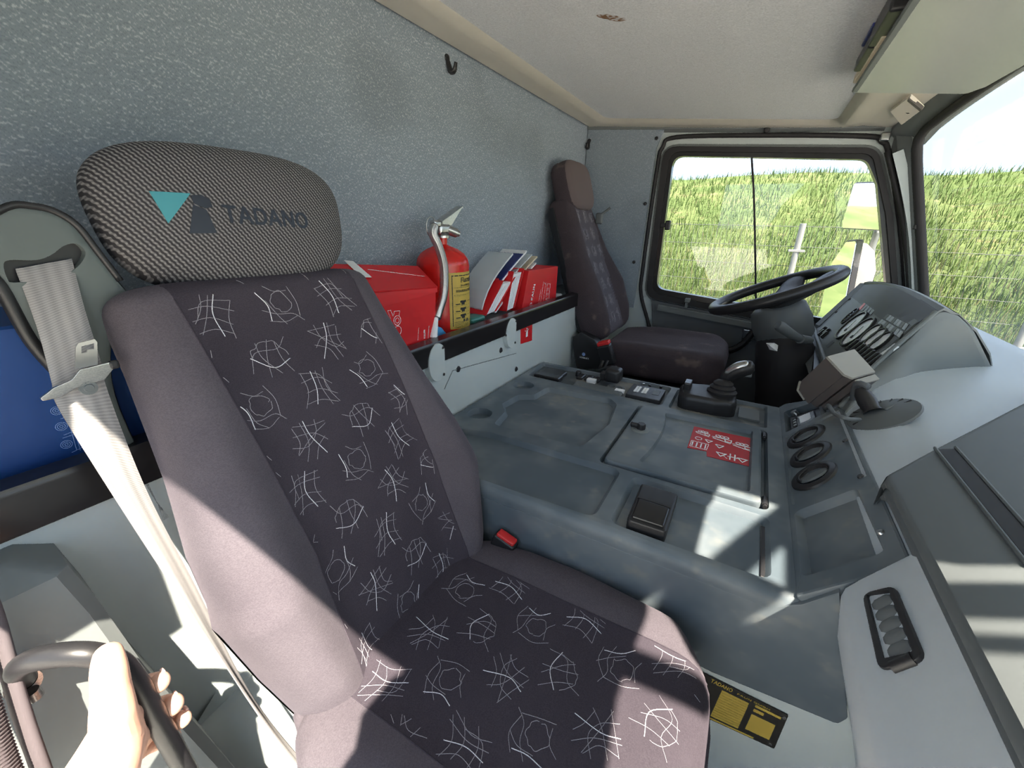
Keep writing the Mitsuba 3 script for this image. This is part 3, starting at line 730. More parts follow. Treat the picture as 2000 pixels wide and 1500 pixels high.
# latch plate
def tg(u, v, y=0.604): return at(u, v, y=y)
TG = key_of(PB + '__latch_plate') if False else PB
plate_px = [(78, 778), (92, 768), (104, 758), (140, 742), (156, 722), (220, 706), (226, 716), (205, 742), (150, 758), (120, 776), (84, 784)]
put('latch_plate', slab([tg(*p) for p in plate_px], [0, 0.003, 0], 0.002, 0.0008), STEEL, 30, parent=PB, label='steel latch plate')
tong = [tg(146, 720, 0.606), tg(147, 678, 0.606), tg(152, 670, 0.606), tg(184, 662, 0.606), tg(189, 668, 0.606), tg(190, 712, 0.606)]
hole_ = [tg(158, 690, 0.606), tg(158, 676, 0.606), tg(183, 670, 0.606), tg(183, 681, 0.606), tg(170, 683, 0.606), tg(169, 688, 0.606)]
cs = m3.CrossSection([ccw(xz(np.array(tong)))]) - m3.CrossSection([ccw(xz(np.array(hole_)))])
tongm = of_man(m3.Manifold.extrude(cs, 0.0025)); tongm.apply_transform(np.array([[1, 0, 0, 0], [0, 0, -1, 0.607], [0, 1, 0, 0], [0, 0, 0, 1.0]]))
put('latch_tongue', tongm, CHROME, 30, parent=PB, label='bright steel tongue with a square hole')
put('plate_tip', rbox(tg(222, 712, 0.606), (0.010, 0.006, 0.010), 0.003), BLACK, parent=PB)
put('stop_button', lathe([(0, 0.004), (0.004, 0.004), (0.0045, 0.003), (0.0075, 0.003), (0.008, 0.0)], tg(172, 757, 0.607), (0, -1, 0), 18), DASHD, 40, parent=PB, label='round grey belt stop button')

# ---- driver's seat
DS = thing('truck_seat', 'dark worn driver seat with a tall backrest below the side window', 'seat', 'truck seats')
up_d = unit((0, 0.34, 0.62)); up_d = unit((0, 0.30, 0.69)); nf_d = unit((0, -0.69, 0.30))
dback = Pad(1.93, (0, 0.56, -0.50), up_d, nf_d, 0.665, lerp([0, 0.1, 0.35, 0.62, 0.85, 1], [0.185, 0.21, 0.225, 0.186, 0.154, 0.138]), 0.060, 0.065, lerp([0, 0.15, 0.35, 0.6, 1], [0.02, 0.05, 0.055, 0.02, 0.004]), n=4.0, te=0.05, tb=0.08, dish=0.004, cx=lerp([0, 0.5, 1], [0, 0.01, 0.028]))
mb = dback.mesh(44, 40); ins, rest = dback.split(mb, 0.105)
put('backrest', rest, VELW, True, parent=DS); put('backrest_panel', ins, VEL, True, parent=DS, label='lighter middle panel of the backrest')
cells = [(c * 0.085 + (0.04 if r_ % 2 else 0), 0.12 + r_ * 0.12, (r_ + c) % 4) for r_ in range(8) for c in (-1, 0, 1)]
embroider(dback, DS, cells, 0.06, 0.0008, 0.10, 0.04, 0.97, one=True)
# rear shell
shell = Pad(1.93, (0, 0.578, -0.52), up_d, nf_d, 0.655, lerp([0, 0.1, 0.35, 0.62, 0.85, 1], [0.18, 0.20, 0.215, 0.185, 0.155, 0.140]), 0.01, 0.05, lambda t: 0.0, n=4.0, te=0.05, tb=0.08, cx=lerp([0, 0.5, 1], [0, 0.008, 0.022]))
put('rear_shell', shell.mesh(30, 30), BLACK, True, parent=DS, label='black plastic rear shell')
dc = Pad(1.93, (0, 0.52, -0.545), unit((0, -1, 0.03)), unit((0, 0.03, 1)), 0.50, lerp([0, 0.12, 0.5, 0.85, 1], [0.20, 0.225, 0.235, 0.23, 0.16]), 0.062, 0.085, lerp([0, 0.3, 0.8, 1], [0, 0.02, 0.015, 0]), n=5.0, te=0.15, tb=0.06, dish=0.006)
put('cushion', dc.mesh(40, 40), VELW, True, parent=DS)
v = sph.vertices; v = v * hr_r(v, 0.142, 0.058, 0.108, 4.0)[:, None]
dh = tm(v @ np.array([[1, 0, 0], [0, math.cos(-0.3), -math.sin(-0.3)], [0, math.sin(-0.3), math.cos(-0.3)]]).T + np.array([1.960, 0.800, 0.158]), sph.faces)
dh = trimesh.Trimesh(dh.vertices, dh.faces, process=False)
ff = dh.face_normals @ unit((0, -1, 0.3)) > 0.35
put('headrest', dh.submesh([np.nonzero(~ff)[0]], append=True), VELW, True, parent=DS, label='dark sides of the headrest')
put('headrest_front', dh.submesh([np.nonzero(ff)[0]], append=True), VELF, True, parent=DS, label='worn brownish front of the headrest')
put('base', [box(1.72, 2.14, 0.06, 0.52, ZF + 0.001, -0.80, 0.02), box(1.71, 2.15, 0.05, 0.50, -0.80, -0.625, 0.03)], BLACK, 30, parent=DS)
# side recliner cover with a printed mark
sc = [at(u, v, x=1.69) for u, v in [(1118, 672), (1118, 658), (1135, 648), (1160, 662), (1180, 690), (1178, 722), (1125, 720)]]
put('recliner_cover', slab(sc, [0.05, 0, 0], 0.01, 0.006), BLACK, 30, parent=DS, label='black recliner cover with a small blue mark')
p = at(1140, 692, x=1.689); put('emblem', lathe([(0, 0.0006), (0.008, 0.0006), (0.008, 0.0)], p, (-1, 0, 0), 14), BLUEL, parent=DS)
put('lettering', text_on('GRAMMER', 0.0075, at(1132, 699, x=1.6885) , (0, -1, 0), (0, 0, 1), (-1, 0, 0), 0.0005, width=0.042), WHITE, parent=DS)
# backrest lever behind
p = at(1176, 418, x=2.06); put('lever', [tube([p + [0, 0.02, -0.03], p, p + [0.01, -0.035, 0.028]], 0.006, 8), rbox(p + [0, 0.012, -0.02], (0.02, 0.035, 0.05), 0.008)], DASHD, 40, parent=DS)
DB = thing('seat_belt_buckle', 'black seat belt buckle with red button beside the driver seat', 'buckle', 'seat belt buckles')
bo = at(1184, 676, x=1.655); bd = unit((0.0, 0.12, 1)); Rb = frame_of((0, 0, 0), (1, 0, 0), unit((-0.1, 0.35, 0.9)))[:3, :3]
put('housing', rbox(bo - [0, 0.006, 0.036], (0.04, 0.06, 0.09), 0.008, Rb), BLACK, 40, parent=DB)
put('button', rbox(bo + [0, 0.012, 0.012], (0.034, 0.052, 0.016), 0.004, Rb), REDB, 40, parent=DB)
bb = at(1195, 735, z=-0.485)
bk = at(1198, 738, z=-0.485); put('anchor_block', [rbox(bk + [0, 0, 0.012], (0.055, 0.055, 0.05), 0.014), rbox(bk + [0.0, 0.03, 0.002], (0.03, 0.03, 0.03), 0.006)], BLACK, 40, parent=DB)
put('stalk', [tube([bo - [0, 0, 0.05], bo - [0.05, 0.0, 0.09], (bo + bb) / 2 - [0.02, 0, 0.03], bb + [0, 0, 0.03]], 0.009, 8, 6), tube([bo - [0.02, 0.02, 0.055], bo - [0.07, 0.02, 0.10], bb + [0.0, -0.01, 0.035]], 0.006, 8, 6)], BLACK, 40, parent=DB)
# ---------------------------------------------------------------- engine cover (console) between the seats
EC = thing('engine_cover', 'dark grey moulded engine cover console between the two seats', 'console')
ZT = -0.50
prof = round_poly(np.array([[0.600, -0.60], [1.40, -0.90], [1.392, ZT], [0.592, ZT]]), [0, 0, 0.012, 0.03], 7)     # x, z
body = move(extrude(prof, -0.64, 0.158), np.array([[1, 0, 0, 0], [0, 0, -1, 0], [0, 1, 0, 0], [0, 0, 0, 1.0]]))
man = to_man(body)
def pocket(poly, depth, r, draft=0.006, k=5):
    q = round_poly(ccw(np.array(poly, float)), r, k)
    n = len(q); lo = inset(q, draft); up = inset(q, -draft * 0.8)
    v = np.vstack([np.column_stack([lo, np.full(n, ZT - depth)]), np.column_stack([q, np.full(n, ZT - depth * 0.25)]), np.column_stack([up, np.full(n, ZT + 0.002)])])
    i = np.arange(n); j = (i + 1) % n; f = []
    for a in (0, n): f += [np.column_stack([a + i, a + j, a + n + j]), np.column_stack([a + i, a + n + j, a + n + i])]
    f += [fill(lo)[:, ::-1], fill(up) + 2 * n]
    return to_man(tm(v, np.vstack(f)))
tray1 = [(0.842, 0.279), (1.000, 0.258), (1.135, 0.278), (1.168, 0.305), (1.150, 0.510), (1.068, 0.518), (1.040, 0.560), (0.958, 0.567), (0.915, 0.532), (0.832, 0.517)]
man -= pocket(tray1, 0.014, [0.02, 0.0, 0.02, 0.02, 0.02, 0.01, 0.01, 0.012, 0.012, 0.015])
man -= pocket([(0.789, 0.166), (0.785, 0.50), (0.752, 0.60), (0.600, 0.60), (0.614, 0.166)], 0.012, [0.02, 0.03, 0.03, 0.02, 0.02])
man -= pocket([(0.783, 0.134), (0.779, -0.116), (0.616, -0.116), (0.616, 0.134)], 0.012, 0.018)
man -= pocket([(1.168, 0.217), (1.184, -0.116), (0.804, -0.116), (0.800, 0.219)], 0.016, 0.016, 0.003)
man -= pocket([(1.366, 0.632), (1.374, 0.160), (1.206, 0.160), (1.218, 0.618)], 0.012, 0.012, 0.003)
man -= pocket([(1.372, 0.138), (1.378, -0.118), (1.204, -0.116), (1.200, 0.138)], 0.012, 0.012, 0.003)
for c in ((1.124, 0.588), (0.866, 0.589)):
    q = circle(0.033, 28); man -= pocket(q + np.array(c), 0.016, 0, 0.004)
put('body', of_man(man), CONS, 32, parent=EC)
# seam of the dark cover skirt and its screws; pale tunnel panel below with the data plate
sk = [at(*p, x=0.600) for p in [(1390, 1300), (1655, 1411), (1641, 1152)]]
put('skirt', slab([(0.5935, 0.60, -0.535), (0.5975, 0.60, -0.70), at(1390, 1314, x=0.599), at(1636, 1416, x=0.599), at(1656, 1404, x=0.599), at(1640, 1156, x=0.5935), (0.5935, -0.158, -0.506), (0.5935, -0.12, -0.535)], [0.02, 0, 0], [0, 0, 0, 0.01, 0.01, 0, 0, 0], 0.002), CONS, 30, parent=EC, label='dark lower skirt')
p = at(1596, 1383, x=0.602); put('screw', lathe([(0, 0.003), (0.004, 0.002), (0.005, 0)], p, (-1, 0, 0), 12), BLACK, 40, parent=EC)
put('edge_vent', box(0.626, 0.762, -0.1145, -0.1055, ZT - 0.020, ZT - 0.0085, 0.001), BLACK, parent=EC, label='narrow black drain slot')
TP = thing('tunnel_panel', 'pale grey metal panel under the engine cover beside the foreground seat', 'panel')
put('sheet', slab([(0.622, 0.50, -0.66), (0.622, 0.50, ZF), (0.622, -0.42, ZF), (0.622, -0.36, -0.80), (0.622, -0.20, -0.60)], [0.03, 0, 0]), PALE, parent=TP)
DPk = thing('data_plate', 'black and gold maker data plate screwed on the pale tunnel panel', 'plate')
pl = np.array([at(*p, x=0.619) for p in [(1352, 1304), (1540, 1398), (1512, 1463), (1320, 1375)]])
put('plate', slab(pl, [0.002, 0, 0], 0.003, 0.0004), INK, parent=DPk)
eu, ev = unit(pl[1] - pl[0]), unit(pl[0] - pl[3]); LU, LV = np.linalg.norm(pl[1] - pl[0]), np.linalg.norm(pl[0] - pl[3])
def on_plate(a, b, off=0.0004): return pl[3] + (pl[2] - pl[3]) * a + ((pl[0] - pl[3]) * (1 - a) + (pl[1] - pl[2]) * a) * b - np.array([off, 0, 0])
def quad(f, a0, a1, b0, b1, d=0.0004): return slab([f(a0, b1), f(a1, b1), f(a1, b0), f(a0, b0)], [d, 0, 0])
put('gold_field', [quad(on_plate, 0.36, 0.64, 0.10 + i * 0.062, 0.10 + i * 0.062 + 0.054) for i in range(12)] + [quad(on_plate, 0.70, 0.93, 0.18, 0.62), quad(on_plate, 0.02, 0.20, 0.12, 0.52), quad(on_plate, 0.70, 0.80, 0.70, 0.77), quad(on_plate, 0.70, 0.95, 0.82, 0.88), quad(on_plate, 0.05, 0.80, 0.02, 0.06)], GOLD, parent=DPk, label='gold printed fields')
put('lettering', [text_on('TADANO', 0.0085, on_plate(0.22, 0.90), eu, ev, (-1, 0, 0), 0.0005, True, 0.035), text_on('FAUN GMBH', 0.0042, on_plate(0.50, 0.91), eu, ev, (-1, 0, 0), 0.0005, False, 0.05)], GOLD, parent=DPk)
for a, b in ((0.97, 0.90), (0.95, 0.08)):
    put('screw', lathe([(0, 0.002), (0.003, 0.0015), (0.0035, 0)], on_plate(a, b), (-1, 0, 0), 10), STEEL, 40, parent=DPk)

# lid with its recess, lock and hinges
LID = thing('console_lid', 'dark grey hinged lid with a red sticker in the engine cover', 'lid')
lidq = round_poly(ccw(np.array([(1.160, 0.209), (1.176, -0.104), (0.811, -0.104), (0.808, 0.211)])), 0.015, 6)
lm = to_man(extrude(lidq, ZT - 0.014, ZT + 0.007, 0.006))
rec = spline(np.array([(1.140, 0.138), (1.08, 0.128), (1.007, 0.124), (0.92, 0.128), (0.838, 0.140)]), 4)
rq = ccw(np.vstack([rec, [(0.840, -0.084), (1.150, -0.084)]]))
rq = round_poly(rq, 0.008, 3)
lm -= to_man(loft([np.column_stack([inset(rq, 0.004), np.full(len(rq), ZT - 0.003)]), np.column_stack([inset(rq, -0.001), np.full(len(rq), ZT + 0.012)])]))
put('panel', of_man(lm), CONS, 32, parent=LID)
put('lock_ring', lathe([(0.0, 0.002), (0.017, 0.003), (0.022, 0.002), (0.024, 0)], (0.998, 0.174, ZT + 0.007), (0, 0, 1), 24), GREYM, 40, parent=LID)
put('lock_knob', [lathe([(0, 0.016), (0.009, 0.016), (0.011, 0.013), (0.011, 0)], (0.998, 0.172, ZT + 0.008), (0, 0, 1), 20), rbox((0.998, 0.186, ZT + 0.016), (0.012, 0.028, 0.012), 0.004)], BLACK, 40, parent=LID, label='black lock knob')
for x in (1.155, 0.835):
    put('hinge', [cyl((x + 0.014, -0.111, ZT - 0.002), (x - 0.014, -0.111, ZT - 0.002), 0.0055, 12), cyl((x - 0.014, -0.111, ZT - 0.002), (x - 0.020, -0.111, ZT - 0.002), 0.004, 12)], BLACK, 40, parent=LID, label='black hinge')
# red stickers: two sheets with white symbols
def stk(x, y, z=ZT - 0.0018): return np.array([x, y, z])
SK = thing('lid_sticker', 'red sticker sheet with white crane symbols on the console lid', 'sticker')
put('sheet', slab([stk(1.113, 0.055), stk(1.120, -0.080), stk(0.966, -0.080), stk(0.963, 0.008), stk(0.987, 0.011), stk(0.981, 0.054)], [0, 0, -0.001]), REDS, parent=SK)
sy = []
def seg(pts, w=0.0014, z=ZT - 0.0013): return [obox((np.append((np.array(a) + b) / 2, z)), frame_of((0, 0, 0), np.append(np.array(b) - a, 0), (0, 0, 1))[:3, :3], (np.linalg.norm(np.array(b) - a) + w, w, 0.0008)) for a, b in zip(pts[:-1], pts[1:])]
def crane(cx, cy, s):        # outline of a mobile crane: wheels, chassis, boom
    o = []
    for dx in (-0.8, 0.0, 0.8):
        a = np.linspace(0, 2 * np.pi, 9); o += seg([(cx + 0.5 * s + 0.28 * s * math.cos(t) * 0 + s * 0.26 * math.cos(t), cy + dx * s * 0.55 + s * 0.26 * math.sin(t)) for t in a], s * 0.1)
    o += seg([(cx + 0.05 * s, cy + s), (cx + 0.05 * s, cy - s), (cx - 0.5 * s, cy - s), (cx - 0.5 * s, cy - 0.4 * s), (cx + 0.05 * s, cy - 0.3 * s)], s * 0.12)
    o += seg([(cx - 0.3 * s, cy + 0.9 * s), (cx - 0.8 * s, cy - 0.9 * s)], s * 0.13)
    return o
def tri(cx, cy, s): return seg([(cx - s, cy), (cx + 0.7 * s, cy - s), (cx + 0.7 * s, cy + s), (cx - s, cy)], s * 0.25)
for cx, cy, s in ((1.082, 0.030, 0.017), (1.075, -0.016, 0.022), (1.060, -0.062, 0.020)): sy += crane(cx, cy, s)
for cx, cy, s in ((1.042, 0.012, 0.008), (1.028, -0.014, 0.009), (0.988, -0.020, 0.010), (0.985, -0.066, 0.010)): sy += tri(cx, cy, s)
a = np.linspace(0, 2 * np.pi, 11); sy += seg([(1.045 + 0.008 * math.cos(t), 0.036 + 0.008 * math.sin(t)) for t in a])
for k in range(4): sy += seg([(0.998, 0.046 - k * 0.010), (1.018, 0.046 - k * 0.010)], 0.003)
sy += seg([(0.992, 0.050), (1.024, 0.050), (1.024, 0.010), (0.992, 0.012), (0.992, 0.050)])
sy += seg([(1.002, -0.040), (0.974, -0.040)], 0.003) + seg([(1.002, -0.050), (0.974, -0.050)], 0.003) + seg([(0.988, -0.036), (0.988, -0.054)], 0.003)
sy += seg([(0.995, -0.032), (0.985, -0.026), (0.975, -0.034)])
put('symbols', sy, WHITE, parent=SK, label='white crane and warning symbols')

# black ash box in the tray near the seat
AB = thing('ash_box', 'black rectangular flip-top box in the console tray', 'ashtray')
aq = np.array([(0.750, 0.112), (0.750, 0.040), (0.624, 0.040), (0.622, 0.108)])
put('case', move(extrude(round_poly(ccw(aq), 0.008, 5), 0, 0.024, 0.004), np.array([[1, 0, 0, 0], [0, 1, 0, 0], [0, 0, 1, ZT - 0.0115], [0, 0, 0, 1.0]])), BLACK, 40, parent=AB)
put('flap', [move(extrude(round_poly(ccw(np.array([(0.690, 0.104), (0.690, 0.046), (0.632, 0.046), (0.631, 0.102)])), 0.004, 4), 0, 0.005, 0.0025), np.array([[1, 0, 0, 0], [0, 1, 0, 0], [0, 0, 1, ZT + 0.0115], [0, 0, 0, 1.0]])), box(0.692, 0.695, 0.046, 0.106, ZT + 0.011, ZT + 0.015)], GLOSSB, 40, parent=AB)

# switch strip: cover, slots, keypad
SW = thing('switch_strip', 'dusty black switch strip along the far side of the engine cover', 'panel')
put('plate', slab([(1.362, 0.626, ZT - 0.010), (1.370, 0.166, ZT - 0.010), (1.212, 0.166, ZT - 0.010), (1.224, 0.612, ZT - 0.010)], [0, 0, -0.004]), DUSTY, parent=SW)
put('cover', box(1.215 + 0.02, 1.320, 0.512, 0.596, ZT - 0.011, ZT + 0.004, 0.003), BLACK, 30, parent=SW)
put('cover_flap', box(1.222, 1.262, 0.505, 0.60, ZT - 0.011, ZT + 0.008, 0.003), GLOSSB, 30, parent=SW)
for i, (y, w) in enumerate(((0.46, 0.022), (0.43, 0.022), (0.40, 0.022))):
    put('rocker_switch', box(1.30, 1.345, y - w / 2, y + w / 2, ZT - 0.011, ZT - 0.001, 0.003), BLACK, 30, parent=SW)
put('knob', [lathe([(0, 0.018), (0.008, 0.018), (0.010, 0.015), (0.011, 0)], (1.335, 0.475, ZT - 0.01), (0, 0, 1), 16)], BLACK, 40, parent=SW)
put('long_cover', [box(1.214, 1.262, 0.285, 0.452, ZT - 0.011, ZT + 0.003, 0.006)], DASHD, 30, parent=SW)
for x, y in ((1.292, 0.412), (1.246, 0.300)):
    put('paper_tag', slab([(x + 0.012, y + 0.014, ZT + 0.0042), (x + 0.012, y - 0.016, ZT + 0.0042), (x - 0.008, y - 0.016, ZT + 0.0042), (x - 0.008, y + 0.014, ZT + 0.0042)], [0, 0, -0.014]), WHITE, parent=SW, label='small white paper tag')
for y in (0.335, 0.31):
    put('socket', lathe([(0.006, 0.0), (0.010, 0.003), (0.010, 0.007), (0.016, 0.007), (0.018, 0.0)], (1.285, y, ZT - 0.010), (0, 0, 1), 18), DASHD, 40, parent=SW)
for x, y in ((1.345, 0.245), (1.345, 0.225), (1.352, 0.19)):
    put('toggle', [cyl((x, y, ZT - 0.01), (x, y, ZT + 0.006), 0.004, 10), box(x - 0.006, x + 0.006, y - 0.006, y + 0.006, ZT - 0.01, ZT - 0.004)], STEEL if y > 0.24 else BLACK, 40, parent=SW)
KP = thing('keypad_unit', 'small black keypad unit with two blocks of white keys on the switch strip', 'keypad')
put('case', move(extrude(round_poly(ccw(np.array([(1.212, 0.272), (1.316, 0.272), (1.316, 0.168), (1.212, 0.168)])), 0.004, 4), 0, 0.020, 0.002), np.array([[1, 0, 0, 0], [0, 1, 0, 0], [0, 0, 1, ZT - 0.010], [0, 0, 0, 1.0]])), BLACK, 40, parent=KP)
for bx in (0.246, 0.222):
    for i in range(4):
        for j in range(2):
            put('key', box(1.245 + i * 0.013, 1.2555 + i * 0.013, bx + j * 0.0085 - 0.006, bx + j * 0.0085 + 0.001, ZT + 0.0095, ZT + 0.0125, 0.0008), WHITE, parent=KP)
put('display', [box(1.252, 1.296, 0.180, 0.200, ZT + 0.0095, ZT + 0.0112)], DASHD, parent=KP)

# gear selector
GS = thing('gear_selector', 'black gear selector with a curved grey-topped grip on the console', 'gear lever')
put('base_plate', slab([(1.370, 0.134, ZT - 0.010), (1.374, -0.112, ZT - 0.010), (1.208, -0.112, ZT - 0.010), (1.204, 0.134, ZT - 0.010)], [0, 0, -0.004]), DUSTY, parent=GS)
put('side_plate', box(1.255, 1.335, -0.100, -0.045, ZT - 0.011, ZT - 0.004, 0.001), DASHD, parent=GS)
gq = round_poly(ccw(np.array([(1.236, 0.118), (1.345, 0.132), (1.372, 0.06), (1.372, -0.030), (1.250, -0.038), (1.236, 0.02)])), 0.03, 7)
rg = [np.column_stack([gq, np.full(len(gq), ZT - 0.011)]), np.column_stack([gq, np.full(len(gq), ZT + 0.020)])]
for s, z in ((0.97, 0.030), (0.90, 0.036), (0.80, 0.038)):
    c = gq.mean(0); rg.append(np.column_stack([c + (gq - c) * s, np.full(len(gq), ZT + z)]))
put('housing', loft(rg), BLACK, 40, parent=GS)
put('front_switch', rbox((1.300, 0.105, ZT + 0.046), (0.045, 0.022, 0.026), 0.004), GLOSSB, 40, parent=GS)
bo = np.array([1.318, 0.010, ZT + 0.034])
put('boot', lathe([(0, 0.0), (0.040, 0.0), (0.042, 0.008), (0.034, 0.014), (0.036, 0.020), (0.027, 0.026), (0.028, 0.032), (0.019, 0.040), (0, 0.042)], bo, (0.05, 0.02, 1), 26), RUBBER, 40, parent=GS)
grip = spline([at(u, v, x=1.345) for u, v in ((1412, 775), (1413, 757), (1417, 741), (1432, 727), (1455, 719), (1474, 719))], 6)
put('grip', sweep(grip, circle(0.020, 16, 0.022), up=(1, 0, 0), scale=np.interp(np.linspace(0, 1, len(grip)), [0, 0.25, 0.45, 0.75, 0.93, 1], [0.62, 0.62, 0.95, 1.22, 1.05, 0.45])), BLACK, 50, parent=GS)
cap = grip[12:28] + np.array([-0.006, 0.003, 0.0115])
put('grip_cap', sweep(cap, circle(0.0125, 12, 0.016), up=(1, 0, 0), scale=np.interp(np.linspace(0, 1, len(cap)), [0, 0.15, 0.6, 0.9, 1], [0.3, 0.85, 1.15, 1.0, 0.4])), STEEL, 50, parent=GS, label='silver-grey top of the grip')
put('grip_button', rbox(grip[-6] + [0.002, -0.008, -0.022], (0.014, 0.02, 0.012), 0.004), DASHD, 40, parent=GS)

# ---------------------------------------------------------------- dashboard
DB_ = thing('dashboard', 'large grey moulded dashboard along the windscreen', 'dashboard')
n4 = np.array([0, math.sin(0.838), math.cos(0.838)]); p04 = np.array([0, -0.150, ZT])
def pan(u, v, off=0.0): return onplane(u, v, p04 + n4 * off, n4)
def panx(x, s, off=0.0): return np.array([x, -0.150 - math.cos(0.838) * s, ZT + math.sin(0.838) * s]) + n4 * off
# pale body: profile from the centre panel's edge to the windscreen
TOPP = [(-0.232, -0.425), (-0.244, -0.399), (-0.258, -0.386), (-0.31, -0.353), (-0.36, -0.338), (-0.48, -0.328), (-0.60, -0.318), (-0.74, -0.314)]
put('top', [solid_sheet(strip([lambda x, k=k: TOPP[k] for k in range(8)], np.linspace(0.62, 1.46, 16)), (0, -0.01, -0.05)), solid_sheet(strip([lambda x, k=k: TOPP[k] for k in range(5, 8)], np.linspace(1.46, 2.26, 8)), (0, -0.01, -0.05))], DASHL, 40, parent=DB_, label='pale grey upper dashboard')
# knee face under the pad on the passenger's side
KF = [(-0.250, -0.352), (-0.238, -0.375), (-0.205, -0.433), (-0.194, -0.455), (-0.193, -0.470), (-0.205, -0.53), (-0.263, -0.69), (-0.31, -0.83), (-0.40, ZF)]
kf = [np.array([[x, y, z] for x in np.linspace(-0.04, 0.585, 10)] + [[0.596, y - 0.002, z], [0.602, y - 0.010, z], [0.606, y - 0.06, z]]) for y, z in KF]
put('knee_face', solid_sheet(loft(kf, cap=False, closed_v=False), (0, -0.03, 0)), DASHL, 40, parent=DB_, label='pale grey knee panel')
# centre panel with three round vents, tray, radio bay
cpan = to_man(slab([panx(0.600, -0.002), panx(0.600, 0.148), panx(1.255, 0.148), panx(1.390, 0.02), panx(1.390, -0.002)], -n4 * 0.10, 0.004, 0.004))
def cut(pts, depth, r=0.012, dr_=0.006):
    M = frame_of(panx(0, 0), (1, 0, 0), n4); q = np.array([(np.array(p) - M[:3, 3]) @ M[:3, :3] for p in pts])[:, :2]
    q = round_poly(ccw(q), r, 5); n = len(q)
    return to_man(move(loft([np.column_stack([inset(q, dr_), np.full(n, -depth)]), np.column_stack([q, np.full(n, -depth * 0.2)]), np.column_stack([inset(q, -dr_ * 0.7), np.full(n, 0.004)])]), M))
cpan -= cut([panx(0.637, 0.012), panx(0.640, 0.124), panx(0.812, 0.118), panx(0.812, 0.012)], 0.014, 0.012)
cpan -= cut([panx(0.838, 0.008), panx(0.838, 0.140), panx(1.160, 0.140), panx(1.160, 0.008)], 0.004, 0.006, 0.003)
cpan -= cut([panx(1.184, 0.012), panx(1.184, 0.140), panx(1.262, 0.136), panx(1.330, 0.012)], 0.022, 0.006, 0.002)
put('centre_panel', of_man(cpan), CONS, 32, parent=DB_, label='dark grey centre panel')
for u, v in ((1720, 1040), (1681, 931), (1651, 861)):
    p = pan(u, v); put('screw', lathe([(0, 0.003), (0.004, 0.003), (0.0055, 0.0)], p, n4, 12), BLACK if v < 1000 else STEEL, 40, parent=DB_)
for i, (u, v) in enumerate(((1590, 930), (1583, 888), (1574, 853))):
    c = pan(u, v, -0.004); V = thing('round_vent', ['round black air vent nearest the tray', 'round black air vent in the middle of the row of three', 'round black air vent nearest the radio'][i], 'air vent', 'round air vents on the centre panel')
    R4 = frame_of((0, 0, 0), (1, 0, 0), n4)[:3, :3]
    put('bezel', lathe([(0.030, 0.003), (0.032, 0.006), (0.036, 0.0065), (0.0435, 0.004), (0.0455, 0.0)], c, n4, 36), BLACK, 40, parent=V)
    put('bowl', lathe([(0, -0.004), (0.024, -0.002), (0.031, 0.006)], c, n4, 30), RUBBER, 40, parent=V)
    put('flap', lathe([(0, 0.006), (0.027, 0.006), (0.0285, 0.004), (0.0285, 0.002), (0, 0.002)], c - n4 * 0.002, unit(n4 + np.array([0.25, 0, 0.0])), 26), DASHD, 40, parent=V)
    a = np.linspace(0.3, 2.2, 10); put('ridge', tube([c + R4 @ np.array([0.026 * math.cos(t), 0.026 * math.sin(t), 0.007]) for t in a], 0.0025, 6), BLACK, True, parent=V)
# long vent on the knee face
LV_ = thing('paddle_vent', 'long black air vent with five rounded paddles below the passenger dash', 'air vent')
vn = unit((0, 0.088, 0.046)); vq = np.array([onplane(*p, np.array([0, -0.215, -0.416]), vn) for p in [(1688, 1163), (1751, 1148), (1812, 1292), (1722, 1314)]])
vc = vq.mean(0); vu = unit(vq[2] - vq[1]); VM = frame_of(vc, vu, vn)
L = 0.155; Wd = 0.088
q = round_poly(np.array([(-L / 2, -Wd / 2), (L / 2, -Wd / 2), (L / 2, Wd / 2), (-L / 2, Wd / 2)]), 0.012, 6)
loc = (vq - vc) @ VM[:3, :3]
q = round_poly(ccw(loc[:, :2]), 0.012, 6)
fr = to_man(extrude(q, -0.012, 0.0045, 0.002))
qi = round_poly(ccw(loc[:, :2] * np.array([0.86, 0.68]) + np.array([-0.003, 0.0])), 0.003, 3)
fr -= m3.Manifold.extrude(m3.CrossSection([qi]), 0.04).translate([0, 0, -0.009])
put('frame', move(of_man(fr), VM), BLACK, 40, parent=LV_)
lo_, hi_ = loc[:, 0].min() * 0.74, loc[:, 0].max() * 0.70
wy = np.ptp(loc[:, 1]) * 0.27
for i in range(5):
    x = lo_ + (hi_ - lo_) * (i + 0.5) / 5
    pd = loft([np.array([[x + 0.0115 * math.cos(t) * s, y, 0.010 * math.sin(t) * s * 0.75 - 0.004] for t in np.arange(12) * np.pi / 6]) for y, s in ((-wy, 0.2), (-wy * 0.93, 0.75), (-wy * 0.5, 1), (wy * 0.5, 1), (wy * 0.93, 0.75), (wy, 0.2))])
    put('paddle', move(pd, VM), DASHD, 40, parent=LV_)
put('thumb_wheel', move(cyl((hi_ + 0.010, -0.012, 0.000), (hi_ + 0.010, 0.012, 0.000), 0.007, 18), VM), BLACK, 40, parent=LV_)
